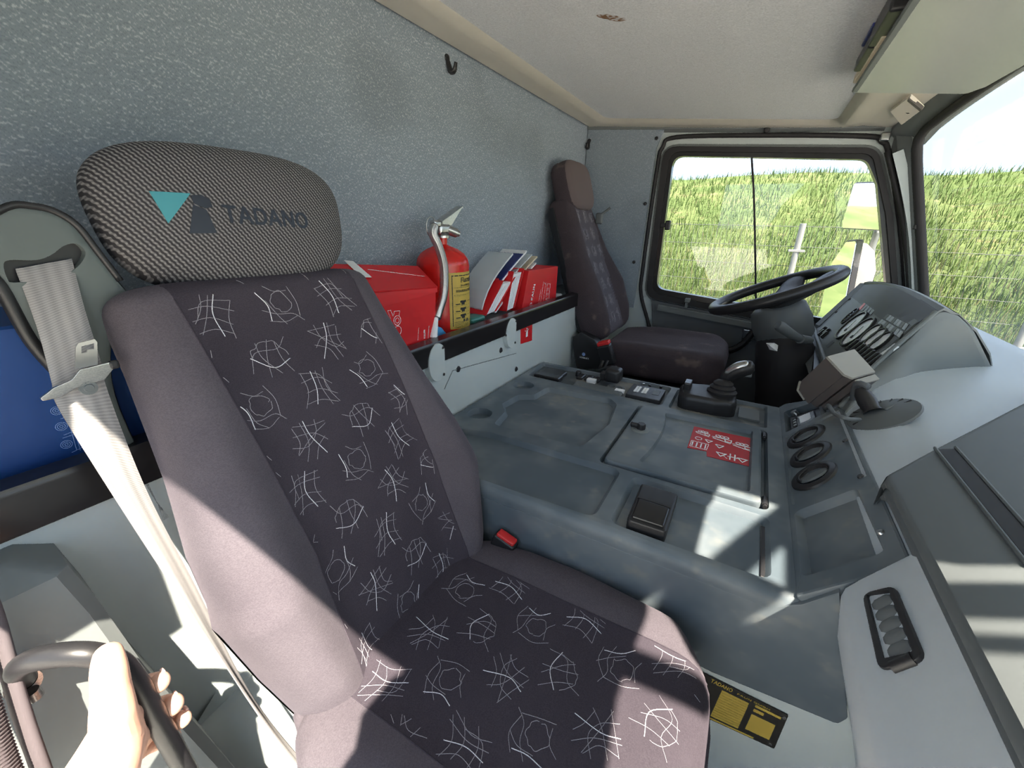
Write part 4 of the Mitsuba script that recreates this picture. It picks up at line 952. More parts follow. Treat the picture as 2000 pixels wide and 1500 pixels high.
# passenger's dark pad
pad_re = lambda x: np.array([x, -0.276, -0.412])
def pe(x): return float(np.interp(x, [-0.05, 0.6, 0.90], [0, 0.0, 0.0]))
rows = []
prof_p = [(-0.262, -0.392), (-0.250, -0.372), (-0.237, -0.352), (-0.240, -0.338), (-0.30, -0.318), (-0.40, -0.290), (-0.47, -0.270), (-0.63, -0.235), (-0.63, -0.34)]
ends = [0.742 + 1.27 * max(0.0, -0.232 - y) for y, z in prof_p]
for (y, z), xe in zip(prof_p, ends):
    r_ = [[x, y, z] for x in np.linspace(-0.05, xe - 0.02, 14)] + [[xe - 0.008, y, z - 0.003], [xe, y, z - 0.012], [xe + 0.004, y - 0.002, z - 0.06]]
    rows.append(np.array(r_))
PP = loft(rows, cap=False, closed_v=False)
PDk = thing('passenger_dash_pad', 'dark grey padded dash top with a long groove at the right edge', 'dash pad')
put('pad', solid_sheet(PP, (0, -0.004, -0.02)), DASHD, 45, parent=PDk)
g0, g1 = at(1845, 878, z=-0.352), at(2010, 1075, z=-0.352)
def padz(y): return float(np.interp(-y, [-q[0] for q in prof_p[3:8]], [q[1] for q in prof_p[3:8]]))
def on_pad(u, v):
    r = ray(u, v); a, b = 0.1, 3.0
    for _ in range(50):
        m = (a + b) / 2; P = r * m
        if P[2] > padz(P[1]): a = m
        else: b = m
    return r * a
g0, g1 = on_pad(1848, 880), on_pad(2040, 1110)
gm = (g0 + g1) / 2; gd = unit(g1 - g0); sn = unit((0, 0.36, 1))
put('groove', [obox(gm + sn * 0.0015, frame_of((0, 0, 0), gd, sn)[:3, :3], (np.linalg.norm(g1 - g0), 0.020, 0.004), 0.0015)], BLACK, parent=PDk, label='long dark groove')
put('groove_lip', [obox(gm + sn * 0.003 + np.cross(sn, gd) * k * 0.0115, frame_of((0, 0, 0), gd, sn)[:3, :3], (np.linalg.norm(g1 - g0) + 0.01, 0.004, 0.006), 0.0015) for k in (-1, 1)], DASHD, parent=PDk)

# ---------------------------------------------------------------- instrument binnacle
IB = thing('instrument_binnacle', 'hooded grey instrument panel with white gauges before the steering wheel', 'instrument panel')
n5 = unit((0, 0.176, 0.110)); p05 = np.array([0, -0.290, -0.376]); e5 = unit((0, -0.110, 0.176))
def ip(u, v, off=0.0): return onplane(u, v, p05 + n5 * off, n5)
xa, xb = 1.36, 2.16
def bev(x, s, off=0.0): return np.array([x, 0, 0]) + p05 + e5 * s + n5 * off
put('face', slab([bev(1.345, -0.10), bev(1.425, 0.195), bev(xb, 0.195), bev(xb, -0.10)], -n5 * 0.02), GREYM, parent=IB)
# hood and near cheek, one skin
Hn = np.array([1.402, -0.415, -0.180]); Ln = np.array([1.338, -0.325, -0.318]); Bn = np.array([1.165, -0.247, -0.392])
Hf = np.array([2.175, -0.402, -0.196]); Lf = np.array([2.11, -0.292, -0.372])
base = [np.array(p) for p in [(1.13, -0.250, -0.392), (1.21, -0.304, -0.366), (1.30, -0.372, -0.348), (1.39, -0.428, -0.337), (1.47, -0.53, -0.325), (1.51, -0.60, -0.335)]]
topc = [Bn, Bn * 0.5 + Ln * 0.5 + [0, 0, 0.003], Ln, Ln * 0.5 + Hn * 0.5 + [0, -0.004, 0.0], Hn, np.array([1.43, -0.465, -0.187])]
cheek = []
for b_, t_ in zip(base, topc):
    out = unit(np.cross(topc[4] - topc[0], (0, 0, 1))); 
    cheek.append(spline([b_, b_ * 0.62 + t_ * 0.38 + np.array([-0.010, 0, 0.004]), b_ * 0.25 + t_ * 0.75 + np.array([-0.010, -0.002, 0.006]), t_], 5))
ck = loft([spline(np.array([c[i] for c in cheek]), 4) for i in range(len(cheek[0]))], cap=False, closed_v=False)
put('near_cheek', solid_sheet(ck, (0.006, -0.002, -0.012)), DASHD if False else GREYM, 50, parent=IB, label='smooth grey side of the binnacle')
hx = np.linspace(0, 1, 12); hood = []
NE = [Hn, Hn + [0.004, -0.012, 0.010], np.array([1.43, -0.465, -0.185]), np.array([1.465, -0.52, -0.225]), np.array([1.50, -0.575, -0.285]), np.array([1.51, -0.60, -0.335])]
FE_ = [(0, 0), (0.004, 0.006), (-0.010, 0.012), (-0.05, 0.004), (-0.10, -0.03), (-0.13, -0.10)]
def hpt(t, q):
    return NE[q] * (1 - t) + (Hf + [0.0, FE_[q][0], FE_[q][1]]) * t + np.array([0, 0.0, 0.022 * math.sin(math.pi * t)])
hd_ = loft([np.array([hpt(t, q) for t in hx]) for q in range(6)], cap=False, closed_v=False)
put('hood', solid_sheet(hd_, (0, 0.0, -0.006)), GREYM, 45, parent=IB, label='grey hood of the binnacle')
put('inner_hood', solid_sheet(loft([np.array([hpt(t, 0) + [0, 0.001, -0.001] for t in hx]), np.array([bev(xa + 0.075 + (xb - xa - 0.075) * t, 0.150, 0.001) for t in hx])], cap=False, closed_v=False), (0, -0.003, 0.003)), DOORG, parent=IB)
put('far_cheek', slab([Hf, Lf, Lf + [0.03, 0.0, -0.15], Hf + [0.06, -0.16, -0.1], Hf + [0.04, -0.05, 0]], [0.03, 0, 0.0]), GREYM, parent=IB)
put('inner_cheek', slab([Hf + [-0.004, 0, 0], Lf + [-0.004, 0, 0], bev(xb - 0.012, -0.02), bev(xb - 0.012, 0.17)], [0.006, 0, 0]), GREYM, parent=IB)
put('near_rim', tube([Bn + [0.0, 0.002, 0.002], Bn * 0.5 + Ln * 0.5 + [0, 0.001, 0.006], Ln + [0, 0.002, 0.003], Hn + [0, 0.002, 0.0]], 0.006, 8, 6), GREYM, True, parent=IB)
put('lower_rim', tube([bev(xa, -0.048, 0.004), bev(xb, -0.02, 0.004)], 0.008, 8), GREYM, True, parent=IB)
for (u, v, r_) in ((1664, 637, 0.060), (1677, 650, 0.060)):
    c = ip(u, v); g = put('gauge', lathe([(r_ * 0.86, 0.004), (r_ * 0.9, 0.008), (r_, 0.008), (r_, 0)], c, n5, 36), BLACK, 40, parent=IB, label='large round gauge')
    put('dial', lathe([(0, 0.003), (r_ * 0.87, 0.003), (r_ * 0.87, 0)], c, n5, 32), GAUGE, 30, parent=g); put('needle', [lathe([(0, 0.006), (0.006, 0.006), (0.006, 0)], c + e5 * -0.02, n5, 12), obox(c + e5 * 0.004 + n5 * 0.005, frame_of((0, 0, 0), e5 + np.array([0.4, 0, 0]), n5)[:3, :3], (0.04, 0.0025, 0.001))], BLACK, parent=g)
for (u, v) in ((1702, 652), (1711, 660), (1721, 668)):
    c = ip(u, v + 1); r_ = 0.036; g = put('gauge', lathe([(r_ * 0.84, 0.004), (r_ * 0.88, 0.007), (r_, 0.007), (r_, 0)], c, n5, 30), BLACK, 40, parent=IB, label='small round gauge')
    put('dial', lathe([(0, 0.003), (r_ * 0.85, 0.003), (r_ * 0.85, 0)], c, n5, 28), GAUGE, 30, parent=g)
c0, c1, c2, c3 = [ip(*p) for p in [(1736, 613), (1777, 633), (1757, 662), (1714, 633)]]
put('lamp_grid', slab([c0 * 1.0 + n5 * 0.001, c1 + n5 * 0.001, c2 + n5 * 0.001, c3 + n5 * 0.001], -n5 * 0.003), BLACK, parent=IB)
for i in range(8):
    for j in range(2):
        f0, f1 = (i + 0.12) / 8, (i + 0.88) / 8; h0, h1 = j * 0.5 + 0.05, j * 0.5 + 0.45
        Q = [(c0 * (1 - f) + c1 * f) * (1 - h) + (c3 * (1 - f) + c2 * f) * h + n5 * 0.003 for f, h in ((f0, h0), (f1, h0), (f1, h1), (f0, h1))]
        put('warning_lamp', slab(Q, -n5 * 0.003), DASHL if (i + j) % 3 else GREYM, parent=IB)
d0, d1, d2, d3 = [ip(*p) for p in [(1690, 590), (1716, 600), (1702, 616), (1676, 604)]]
for i in range(5):
    f0, f1 = (i + 0.1) / 5, (i + 0.9) / 5
    put('warning_lamp', slab([d0 * (1 - f0) + d1 * f0 + n5 * .002, d0 * (1 - f1) + d1 * f1 + n5 * .002, d3 * (1 - f1) + d2 * f1 + n5 * .002, d3 * (1 - f0) + d2 * f0 + n5 * .002], -n5 * 0.003), BLACK if i else REDB, parent=IB)
for k, (u, v) in enumerate(((1668, 612), (1660, 618), (1654, 624))):
    c = ip(u, v); put('small_dial', lathe([(0, 0.002), (0.017, 0.002), (0.018, 0.006), (0.021, 0.005), (0.022, 0)], c, n5, 24), BLACK, 40, parent=IB)
for k, (u, v) in enumerate(((1609, 645), (1616, 649), (1612, 655), (1606, 651))):
    c = ip(u, v); put('rocker_switch', obox(c + n5 * 0.004, frame_of((0, 0, 0), (1, 0, 0), n5)[:3, :3], (0.020, 0.030, 0.012), 0.003), BLACK, parent=IB)
c = ip(1622, 672); put('card_slot', obox(c, frame_of((0, 0, 0), (1, 0, 0), n5)[:3, :3], (0.034, 0.028, 0.004), 0.001), DOORG, parent=IB)
c = ip(1737, 685); put('display', obox(c, frame_of((0, 0, 0), (1, 0, 0), n5)[:3, :3], (0.036, 0.040, 0.004), 0.001), GAUGE, parent=IB, label='pale square display')
for k in range(8):
    c = ip(1668 + k * 6.2, 676 + k * 4.6); put('rocker_switch', obox(c + n5 * 0.004, frame_of((0, 0, 0), (1, 0, 0), n5)[:3, :3], (0.017, 0.044, 0.014), 0.003), BLACK, 30, parent=IB)
for k in range(2):
    c = ip(1619 - k * 14, 622 + k * 16); put('screw', lathe([(0, 0.003), (0.004, 0.002), (0.005, 0)], Lf * (0.35 + 0.3 * k) + Hf * (0.65 - 0.3 * k) + [-0.012, 0, 0], (-1, 0, 0), 10), BLACK, parent=IB)

# radio in its bay
RA = thing('radio', 'small black radio in the bay below the terminal', 'radio')
ra = [panx(1.190, 0.018, -0.014), panx(1.190, 0.128, -0.014), panx(1.256, 0.128, -0.014), panx(1.310, 0.018, -0.014)]
put('case', slab(ra, -n4 * 0.006, 0.003, 0.001), BLACK, parent=RA)
put('faceplate', slab([panx(1.200, 0.026, -0.008), panx(1.200, 0.084, -0.008), panx(1.256, 0.084, -0.008), panx(1.275, 0.026, -0.008)], -n4 * 0.008, 0.003, 0.002), GLOSSB, 30, parent=RA)
put('display', slab([panx(1.212, 0.046, -0.0072), panx(1.212, 0.074, -0.0072), panx(1.254, 0.074, -0.0072), panx(1.262, 0.046, -0.0072)], -n4 * 0.001), GAUGE, parent=RA)
for k in range(7):
    put('button', obox(panx(1.206 + k * 0.0085, 0.034, -0.006), frame_of((0, 0, 0), (1, 0, 0), n4)[:3, :3], (0.006, 0.008, 0.004), 0.001), CHROME if k % 2 else BLACK, parent=RA)
put('knob', lathe([(0, 0.012), (0.008, 0.012), (0.009, 0)], panx(1.285, 0.040, -0.008), n4, 16), CHROME, 40, parent=RA)
put('bay_divider', obox(panx(1.225, 0.105, -0.006), frame_of((0, 0, 0), (1, 0, 0), n4)[:3, :3], (0.075, 0.010, 0.012), 0.002), DOORG, parent=RA)

# terminal on its suction mount
TE = thing('crane_terminal', 'brown-grey slanted terminal box with a light top mounted before the instruments', 'terminal')
to = np.array([1.2173, -0.1909, -0.4144]); te1, te2, te3 = np.array([-0.478, -0.286, 0.830]), np.array([0.530, 0.660, 0.533]), np.array([0.700, -0.695, 0.164])
S1, S2, S3 = 0.131, 0.053, 0.081
def tb(a, b, c): return to + te1 * S1 * a + te2 * S2 * b + te3 * S3 * c
put('case', hull([tb(0, 0, 0.0), tb(0.0, 0.85, 0), tb(0.12, 1, 0.0), tb(0.97, 1, 0), tb(0.97, -0.05, 0), tb(0, 0, 1), tb(0, 1, 1), tb(0.97, 1, 1), tb(0.97, -0.05, 1), tb(0.97, -0.05, 0.5)]), TERM, parent=TE)
put('front_edge', [hull([tb(0.02, -0.30, 0.12), tb(0.97, -0.34, 0.12), tb(0.97, 0.05, 0.04), tb(0.02, 0.05, 0.04), tb(0.02, -0.30, 0.95), tb(0.97, -0.34, 0.95), tb(0.97, 0.05, 1), tb(0.02, 0.05, 1)])], TERM, parent=TE)
put('lower_strip', hull([tb(0.10, -0.62, 0.20), tb(0.97, -0.66, 0.20), tb(0.97, -0.40, 0.16), tb(0.10, -0.36, 0.16), tb(0.10, -0.62, 0.9), tb(0.97, -0.66, 0.9), tb(0.97, -0.40, 0.9), tb(0.10, -0.36, 0.9)]), TERM, parent=TE)
put('top_plate', [hull([tb(1.0, 1.0, 0.0), tb(1.0, -0.05, 0.0), tb(1.0, -0.30, 0.14), tb(1.0, -0.30, 0.95), tb(1.0, 1.0, 1.0), tb(0.965, 1.03, -0.02), tb(0.965, -0.05, -0.02), tb(0.965, -0.33, 0.13), tb(0.965, -0.33, 0.96), tb(0.965, 1.03, 1.02)]), hull([tb(0.985, -0.40, 0.2), tb(0.985, -0.66, 0.24), tb(0.985, -0.66, 0.9), tb(0.985, -0.40, 0.9), tb(0.96, -0.40, 0.18), tb(0.96, -0.68, 0.22), tb(0.96, -0.68, 0.9), tb(0.96, -0.40, 0.9)])], TERMT, parent=TE, label='light grey top of the terminal')
put('corner_guard', tube([tb(0.20, 1.02, -0.01), tb(0.02, 0.80, -0.01), tb(-0.01, 0.25, -0.01)], 0.003, 6), TERMT, True, parent=TE)
put('mount_knuckle', [rbox(tb(0.25, -0.95, 0.75), (0.024, 0.03, 0.03), 0.005), rbox(tb(0.12, -1.2, 0.85), (0.022, 0.026, 0.03), 0.005), cyl(tb(0.2, -0.6, 0.7), tb(0.2, -1.2, 0.8), 0.008, 12)], DOORG, 30, parent=TE)
SM = thing('suction_mount', 'dark round suction mount with ribbed rim on the pale dashboard', 'mount')
sc_ = np.array([1.068, -0.298, -0.359]); sn_ = unit((-0.05, 0.58, 0.82))
RS = frame_of(sc_, (1, 0, 0), sn_)
put('disc', move(lathe([(0, 0.010), (0.035, 0.010), (0.062, 0.004), (0.064, 0.0)], n=40), RS), DASHD, 40, parent=SM)
put('rib', [obox(sc_ + RS[:3, :3] @ np.array([0.048 * math.cos(a), 0.048 * math.sin(a), 0.0066]), RS[:3, :3] @ np.array([[math.cos(a), -math.sin(a), 0], [math.sin(a), math.cos(a), 0], [0, 0, 1]]), (0.018, 0.0016, 0.003)) for a in np.linspace(-1.2, 1.9, 10)], BLACK, parent=SM, label='thin black ribs on the rim')
put('body', [lathe([(0, 0.058), (0.009, 0.058), (0.015, 0.046), (0.0175, 0.026), (0.015, 0.008), (0.018, 0.0)], sc_ + RS[:3, :3] @ np.array([0.010, 0.012, 0.008]), (0.5, 0.35, 0.45), 20)], BLACK, 50, parent=SM)
put('lever', tube([sc_ + [0.0, -0.0, 0.012], sc_ + [0.02, -0.02, 0.022], sc_ + [0.034, -0.035, 0.016]], 0.004, 8, 5), DASHD, True, parent=SM)
put('arm', tube([sc_ + [0.04, 0.03, 0.045], sc_ + [0.07, 0.045, 0.035], tb(0.15, -1.1, 0.85)], 0.007, 10, 5), DOORG, True, parent=SM)
CB = put('cable', tube([tb(0.05, -0.5, 0.3), at(1618, 792, z=-0.375), at(1628, 806, z=-0.365), at(1645, 815, z=-0.36), at(1662, 819, z=-0.362), at(1679, 819, z=-0.368)], 0.0045, 8, 7), DASHD, True, label='short dark cable lying over the pale dash edge', cat='cable')

# steering wheel and column
WHL = thing('steering_wheel', 'black steering wheel below the side window', 'steering wheel')
wc = np.array([1.915, -0.083, -0.222]); wn = unit((0, 0.186, 0.412)); wn = unit((-0.02, 0.405, 0.90)); WM = frame_of(wc, (1, 0, 0), wn)
R0 = 0.214
a = np.linspace(0, 2 * np.pi, 64, endpoint=False)
put('rim', move(sweep(np.column_stack([R0 * np.cos(a), R0 * np.sin(a), 0 * a]), circle(0.023, 12, 0.020), True, up=(0, 0, 1)), WM), BLACK, True, parent=WHL)
put('hub', move(loft([np.array([[r * math.cos(t), r * 0.8 * math.sin(t), z] for t in np.arange(28) * 2 * np.pi / 28]) for r, z in ((0.04, -0.105), (0.062, -0.09), (0.075, -0.055), (0.085, -0.035), (0.082, -0.024), (0.06, -0.018))]), WM), BLACK, 40, parent=WHL)
for sa in (math.radians(205), math.radians(335), math.radians(262), math.radians(278)):
    d = np.array([math.cos(sa), math.sin(sa), 0]); 
    put('spoke', move(sweep(spline([d * 0.05 + [0, 0, -0.045], d * 0.11 + [0, 0, -0.035], d * 0.17 + [0, 0, -0.012], d * 0.212], 5), circle(0.040, 12, 0.013), up=(0, 0, 1), scale=np.linspace(1.5, 0.9, 16)), WM), BLACK, True, parent=WHL)
COL = thing('steering_column', 'black steering column with a ribbed boot below the wheel', 'steering column')
cb = wc - wn * 0.10
put('shroud', loft([np.array([cb + wn * h + [r * 1.1 * math.cos(t), r * math.sin(t) * 0.9, -r * math.sin(t) * 0.4] for t in np.arange(24) * 2 * np.pi / 24]) for r, h in ((0.07, 0.05), (0.095, 0.03), (0.105, -0.03), (0.10, -0.09), (0.085, -0.11))]), DASHD, 45, parent=COL, label='dark grey column shroud')
put('boot', loft([np.array([[1.90 + r * math.cos(t), y + r * 0.9 * math.sin(t), z] for t in np.arange(24) * 2 * np.pi / 24]) for r, y, z in ((0.085, -0.15, -0.36), (0.115, -0.17, -0.43), (0.12, -0.19, -0.52), (0.115, -0.21, -0.62), (0.12, -0.24, -0.80), (0.13, -0.30, ZF + 0.01))]), RUBBER, 45, parent=COL)
p0, p1 = at(1553, 668, x=1.70), at(1520, 640, x=1.66)
put('stalk', [cyl(at(1580, 665, x=1.80), at(1562, 662, x=1.74), 0.016, 14), sweep(spline([at(1562, 662, x=1.745), at(1545, 652, x=1.72), at(1519, 634, x=1.69)], 6), circle(0.018, 12), scale=np.concatenate([np.linspace(0.75, 1.05, 12), [0.8]]))], DASHD, 45, parent=COL, label='thick grey control stalk')
p = at(1510, 674, x=1.72)
TS = tm(np.array([p + np.array([rng.normal(0, 0.014), rng.normal(0, 0.012), rng.normal(0, 0.008)]) for _ in range(26)]), [[0, 1, 2]])
put('crumpled_tissue', hull(TS.vertices), WHITE, False, label='small crumpled white tissue tucked under the steering wheel', cat='tissue')
# driver's footwell cover
put('footwell_panel', slab([(1.40, -0.15, -0.53), (1.44, -0.20, -0.75), (1.44, -0.30, ZF), (2.28, -0.30, ZF), (2.28, -0.30, -0.42), (1.40, -0.26, -0.42)], [0, -0.05, 0]), BLACK, label='black footwell panel under the instruments', cat='panel')
# ---------------------------------------------------------------- storage shelf behind the seats
SH = thing('storage_shelf', 'pale grey storage shelf along the rear wall with a black front rail', 'shelf')
YF, ZS = 0.655, -0.300
put('front_panel', box(-0.045, XD, YF, YF + 0.02, ZF, -0.282, 0.002), PALE, parent=SH)
put('shelf_board', box(-0.045, XD, YF + 0.02, YW, ZS - 0.02, ZS), GREYM, parent=SH)
put('rail', sweep([(-0.045, YF, 0), (XD - 0.001, YF, 0)], [(-0.001, -0.335), (-0.012, -0.333), (-0.013, -0.286), (-0.009, -0.277), (0.020, -0.276), (0.021, -0.280), (-0.001, -0.284)], up=(0, 0, 1)), GLOSSB, 30, parent=SH, label='glossy black rail')
for (cu, cv), scr in (((857, 709), [(865, 679), (867, 731)]), ((1001, 651), [(1008, 627), (988, 655), (1006, 669)])):
    c = at(cu, cv, y=YF - 0.016); cl = c[[0, 2]]
    q = np.array([cl + [0.036 * math.cos(t), 0.050 * math.sin(t)] for t in np.linspace(0, 2 * np.pi, 28, endpoint=False)])
    q[:, 0] = np.minimum(q[:, 0], cl[0] + 0.026)
    b_ = put('bracket', move(extrude(ccw(q), 0, 0.016, 0.002), np.array([[1, 0, 0, 0], [0, 0, -1, YF], [0, 1, 0, 0], [0, 0, 0, 1.0]])), PALE, 30, parent=SH, label='pale rounded bracket plate')
    for s_ in scr:
        put('screw', lathe([(0, 0.003), (0.003, 0.002), (0.004, 0)], at(*s_, y=YF - 0.016), (0, -1, 0), 10), BLACK, 40, parent=b_)
for u, v in ((978, 684), (895, 721), (1008, 721)):
    put('bolt', lathe([(0, 0.005), (0.004, 0.005), (0.0045, 0.003), (0.008, 0.002), (0.009, 0)], at(u, v, y=YF), (0, -1, 0), 14), BLACK, 40, parent=SH)
seamp = [at(u, v, y=YF - 0.0008) for u, v in ((868, 760), (884, 724), (1008, 690))]
put('seam', tube(seamp, 0.0012, 6), GREYM, parent=SH)
st = [at(*p, y=YF - 0.001) for p in [(1017, 635), (1040, 629), (1039, 665), (1017, 672)]]
ST = thing('extinguisher_sticker', 'small red sticker with a white extinguisher pictogram on the pale shelf front', 'sticker')
put('sheet', slab(st, [0, 0.001, 0]), RED, parent=ST)
sc0 = np.mean(st, 0); 
put('pictogram', [box(sc0[0] - 0.006, sc0[0] + 0.008, sc0[1] - 0.001, sc0[1] - 0.0004, sc0[2] - 0.014, sc0[2] + 0.004, 0), box(sc0[0] - 0.001, sc0[0] + 0.004, sc0[1] - 0.001, sc0[1] - 0.0004, sc0[2] + 0.004, sc0[2] + 0.011, 0), hull([sc0 + q for q in ([-0.004, -0.001, 0.008], [-0.014, -0.001, 0.012], [-0.014, -0.001, 0.009], [-0.004, -0.0005, 0.006])]), hull([sc0 + q for q in ([0.006, -0.001, 0.007], [0.014, -0.001, 0.014], [0.015, -0.001, 0.011], [0.006, -0.0005, 0.004])]), box(sc0[0] - 0.003, sc0[0] + 0.004, sc0[1] - 0.001, sc0[1] - 0.0004, sc0[2] + 0.013, sc0[2] + 0.018, 0)], WHITE, parent=ST)
# pillar cover and grab handle by the open door
bp = []
for z, xr, yf in ((-0.345, 0.035, 0.615), (-0.365, 0.062, 0.585), (-0.42, 0.070, 0.57), (-0.52, 0.078, 0.545), (-0.70, 0.105, 0.51), (-1.10, 0.16, 0.48)):
    bp.append(np.array([(-0.06, yf + 0.004, z), (xr - 0.012, yf, z), (xr, yf + 0.012, z), (xr + 0.004, 0.66, z), (-0.06, 0.66, z)]))
put('trim_7', loft(bp), GREYM, 35, kind='structure', label='pale moulded cover of the door pillar')
put('trim_8', loft([np.array([(0.10, 0.60 + d, z + 0.03), (0.20, 0.645 + d, z + 0.05), (0.60, 0.66, z + 0.02), (0.60, 0.67, z), (0.10, 0.67, z)]) for d, z in ((0.03, -0.80), (-0.03, -0.88), (-0.06, -1.12))]), PALE, 60, kind='structure', label='pale step moulding behind the large seat')
sl = [at(*p, y=y) for p, y in (((-20, 1140), 0.56), ((5, 1210), 0.55), ((30, 1300), 0.53), ((60, 1400), 0.51), ((95, 1500), 0.49), ((130, 1600), 0.48))]
DSL = thing('door_seal', 'ribbed grey fabric door seal at the left edge beside the grab handle', 'door seal')
put('bead', tube(np.array(sl) + [-0.030, -0.012, 0], 0.016, 12, 8), SEALF, True, parent=DSL)
fl = spline(np.array(sl) + [-0.004, 0.0, 0.0], 6)
put('lip', sweep(fl, circle(0.011, 10, 0.006), up=(1, 0.3, 0)), SEALF, True, parent=DSL)
rb_ = []
pp_ = spline(np.array(sl) + [-0.030, -0.012, 0], 16)
for i in range(4, len(pp_) - 2, 1):
    t = unit(pp_[i + 1] - pp_[i - 1]); M = frame_of(pp_[i], (1, 0, 0), t); rb_.append(move(trimesh.creation.torus(0.0162, 0.0011, 14, 5), M))
put('rib', rb_, SEALF, True, parent=DSL, kind='stuff', label='fine ribs of the seal')
GH = thing('grab_handle', 'black curved grab handle held by the hand at the open door', 'grab handle')
hpx = [((44, 1330), 0.535), ((38, 1306), 0.52), ((62, 1290), 0.495), ((115, 1279), 0.472), ((175, 1278), 0.455), ((229, 1294), 0.447), ((265, 1333), 0.445), ((295, 1385), 0.446), ((323, 1433), 0.449), ((368, 1513), 0.453), ((425, 1610), 0.46)]
hp_ = spline([at(*p, y=y) for p, y in hpx], 10)
put('tube', sweep(hp_, circle(0.0100, 18)), BLACK, True, parent=GH)
p = at(46, 1338, y=0.535)
put('mount', [cyl(p, p + [0.0, 0.05, -0.01], 0.013, 16), cyl(at(60, 1350, y=0.525), at(70, 1362, y=0.525), 0.006, 12)], STEEL, 40, parent=GH, label='steel end and bolt')

# ---------------------------------------------------------------- things on the shelf
BB = thing('blue_box', 'blue document box with pale wheel drawings behind the seat belt', 'box')
put('carton', box(-0.04, 0.26, 0.700, 0.86, ZS, -0.118, 0.003), BLUE, parent=BB)
dw = []
def on_blue(u, v): return at(u, v, y=0.6995)
for (u, v) in ((111, 802), (120, 833), (130, 868)):
    c = on_blue(u, v)
    for r_ in (0.0052, 0.0034, 0.0015): dw.append(tube(np.array([c + [r_ * math.cos(t), 0, r_ * math.sin(t)] for t in np.linspace(0, 2 * np.pi, 20, endpoint=False)]), 0.00035, 5, closed=True))
for a_, b_ in (((125, 790), (150, 880)), ((132, 788), (157, 880)), ((140, 790), (163, 876)), ((118, 818), (140, 812)), ((124, 850), (145, 842)), ((122, 856), (146, 848)), ((140, 884), (172, 868))):
    dw.append(tube([on_blue(*a_), on_blue(*b_)], 0.0004, 5))
put('drawing', dw, BLUEL, parent=BB, label='pale blue crane line drawing')
RB_ = thing('red_carton', 'red cardboard carton with a white label on the shelf behind the large seat', 'box')
fr_, rr_, rl_, fl_ = np.array([0.812, 0.682, -0.153]), np.array([0.876, 0.800, -0.119]), np.array([0.56, 0.82, -0.088]), np.array([0.50, 0.690, -0.137])
bf = [np.array([0.800, 0.684, ZS]), np.array([0.86, 0.80, ZS]), np.array([0.56, 0.82, ZS]), np.array([0.50, 0.692, ZS])]
put('carton', hull([fr_, rr_, rl_, fl_, *bf]), RED, parent=RB_)
nt = unit(np.cross(rr_ - fr_, rl_ - fr_)); nt = nt if nt[2] > 0 else -nt
lid_o = np.array([0, 0, 0.002])
put('lid', [slab([fr_ + nt * .003 + [0.003, -0.004, 0], rr_ + nt * .003 + [0.003, 0, 0], rl_ + nt * .003, fl_ + nt * .003 + [0, -0.004, 0]], -nt * 0.003), hull([fl_ + [0, -0.002, -0.002], fr_ + [0.002, -0.002, 0], fr_ + [0.002, -0.003, -0.012], fl_ + np.array([0.0, -0.004, -0.045]), fr_ + [0, 0.001, -0.004], fl_ + [0, 0.002, -0.004]])], RED, parent=RB_)
def on_top(u, v, off=0.0042): return onplane(u, v, fr_ + nt * off, nt)
put('label_sheet', slab([on_top(672, 508), on_top(690, 510), on_top(726, 541), on_top(706, 541)], -nt * 0.001), WHITE, parent=RB_, label='white paper label')
put('print', [tube([on_top(718, 526, 0.0034), on_top(830, 540, 0.0034)], 0.0006, 4)], WHITE, parent=RB_)
nf = unit(np.cross(fr_ - bf[0], fl_ - bf[0])); nf = nf if nf[1] < 0 else -nf
def on_front(u, v, off=0.0004): return onplane(u, v, bf[0] + nf * off, nf)
dw = []
for (u, v, r_) in ((776, 626, 0.011), (776, 626, 0.006), (777, 646, 0.011)):
    c = on_front(u, v); dw.append(tube(np.array([c + [r_ * math.cos(t), 0, r_ * math.sin(t)] for t in np.linspace(0, 2 * np.pi, 20, endpoint=False)]), 0.0007, 5, closed=True))
for a_, b_ in (((757, 607), (763, 622)), ((763, 606), (768, 618)), ((770, 608), (781, 607)), ((781, 607), (779, 618)), ((770, 608), (769, 616)), ((757, 607), (764, 606)), ((818, 640), (816, 665)), ((838, 636), (836, 661))):
    dw.append(tube([on_front(*a_), on_front(*b_)], 0.0006, 4))
put('drawing', dw, WHITE, parent=RB_, label='white crane outline on the carton')
put('lettering', text_on('FAUN', 0.006, on_front(831, 661), (0, 0, 1), (-1, 0, 0), (0, -1, 0), 0.0005, True), WHITE, parent=RB_)

FE = thing('fire_extinguisher', 'red fire extinguisher with a gold label and steel hose on the shelf', 'fire extinguisher')
ec = np.array([0.962, 0.778, ZS]); er = 0.0745
put('cylinder', lathe([(0, 0), (0.070, 0), (er, 0.006), (er, 0.188), (0.071, 0.203), (0.060, 0.217), (0.042, 0.229), (0.020, 0.237), (0.014, 0.241), (0.014, 0.262), (0, 0.262)], ec, (0, 0, 1), 48), REDP, 40, parent=FE)
put('collar', lathe([(0.014, 0.258), (0.021, 0.258), (0.021, 0.264), (0.016, 0.266), (0, 0.266)], ec, (0, 0, 1), 24), STEEL, 40, parent=FE, label='steel neck collar')
vt = ec + [0, 0, 0.280]
put('valve', [rbox(vt, (0.05, 0.034, 0.032), 0.010), cyl(vt + [0.012, -0.005, 0], vt + [0.045, -0.018, -0.010], 0.013, 16, 0.002), cyl(vt + [0.045, -0.018, -0.010], vt + [0.052, -0.021, -0.012], 0.008, 12), rbox(vt + [-0.03, -0.004, 0.014], (0.03, 0.022, 0.02), 0.006)], STEEL, 40, parent=FE, label='steel valve body')
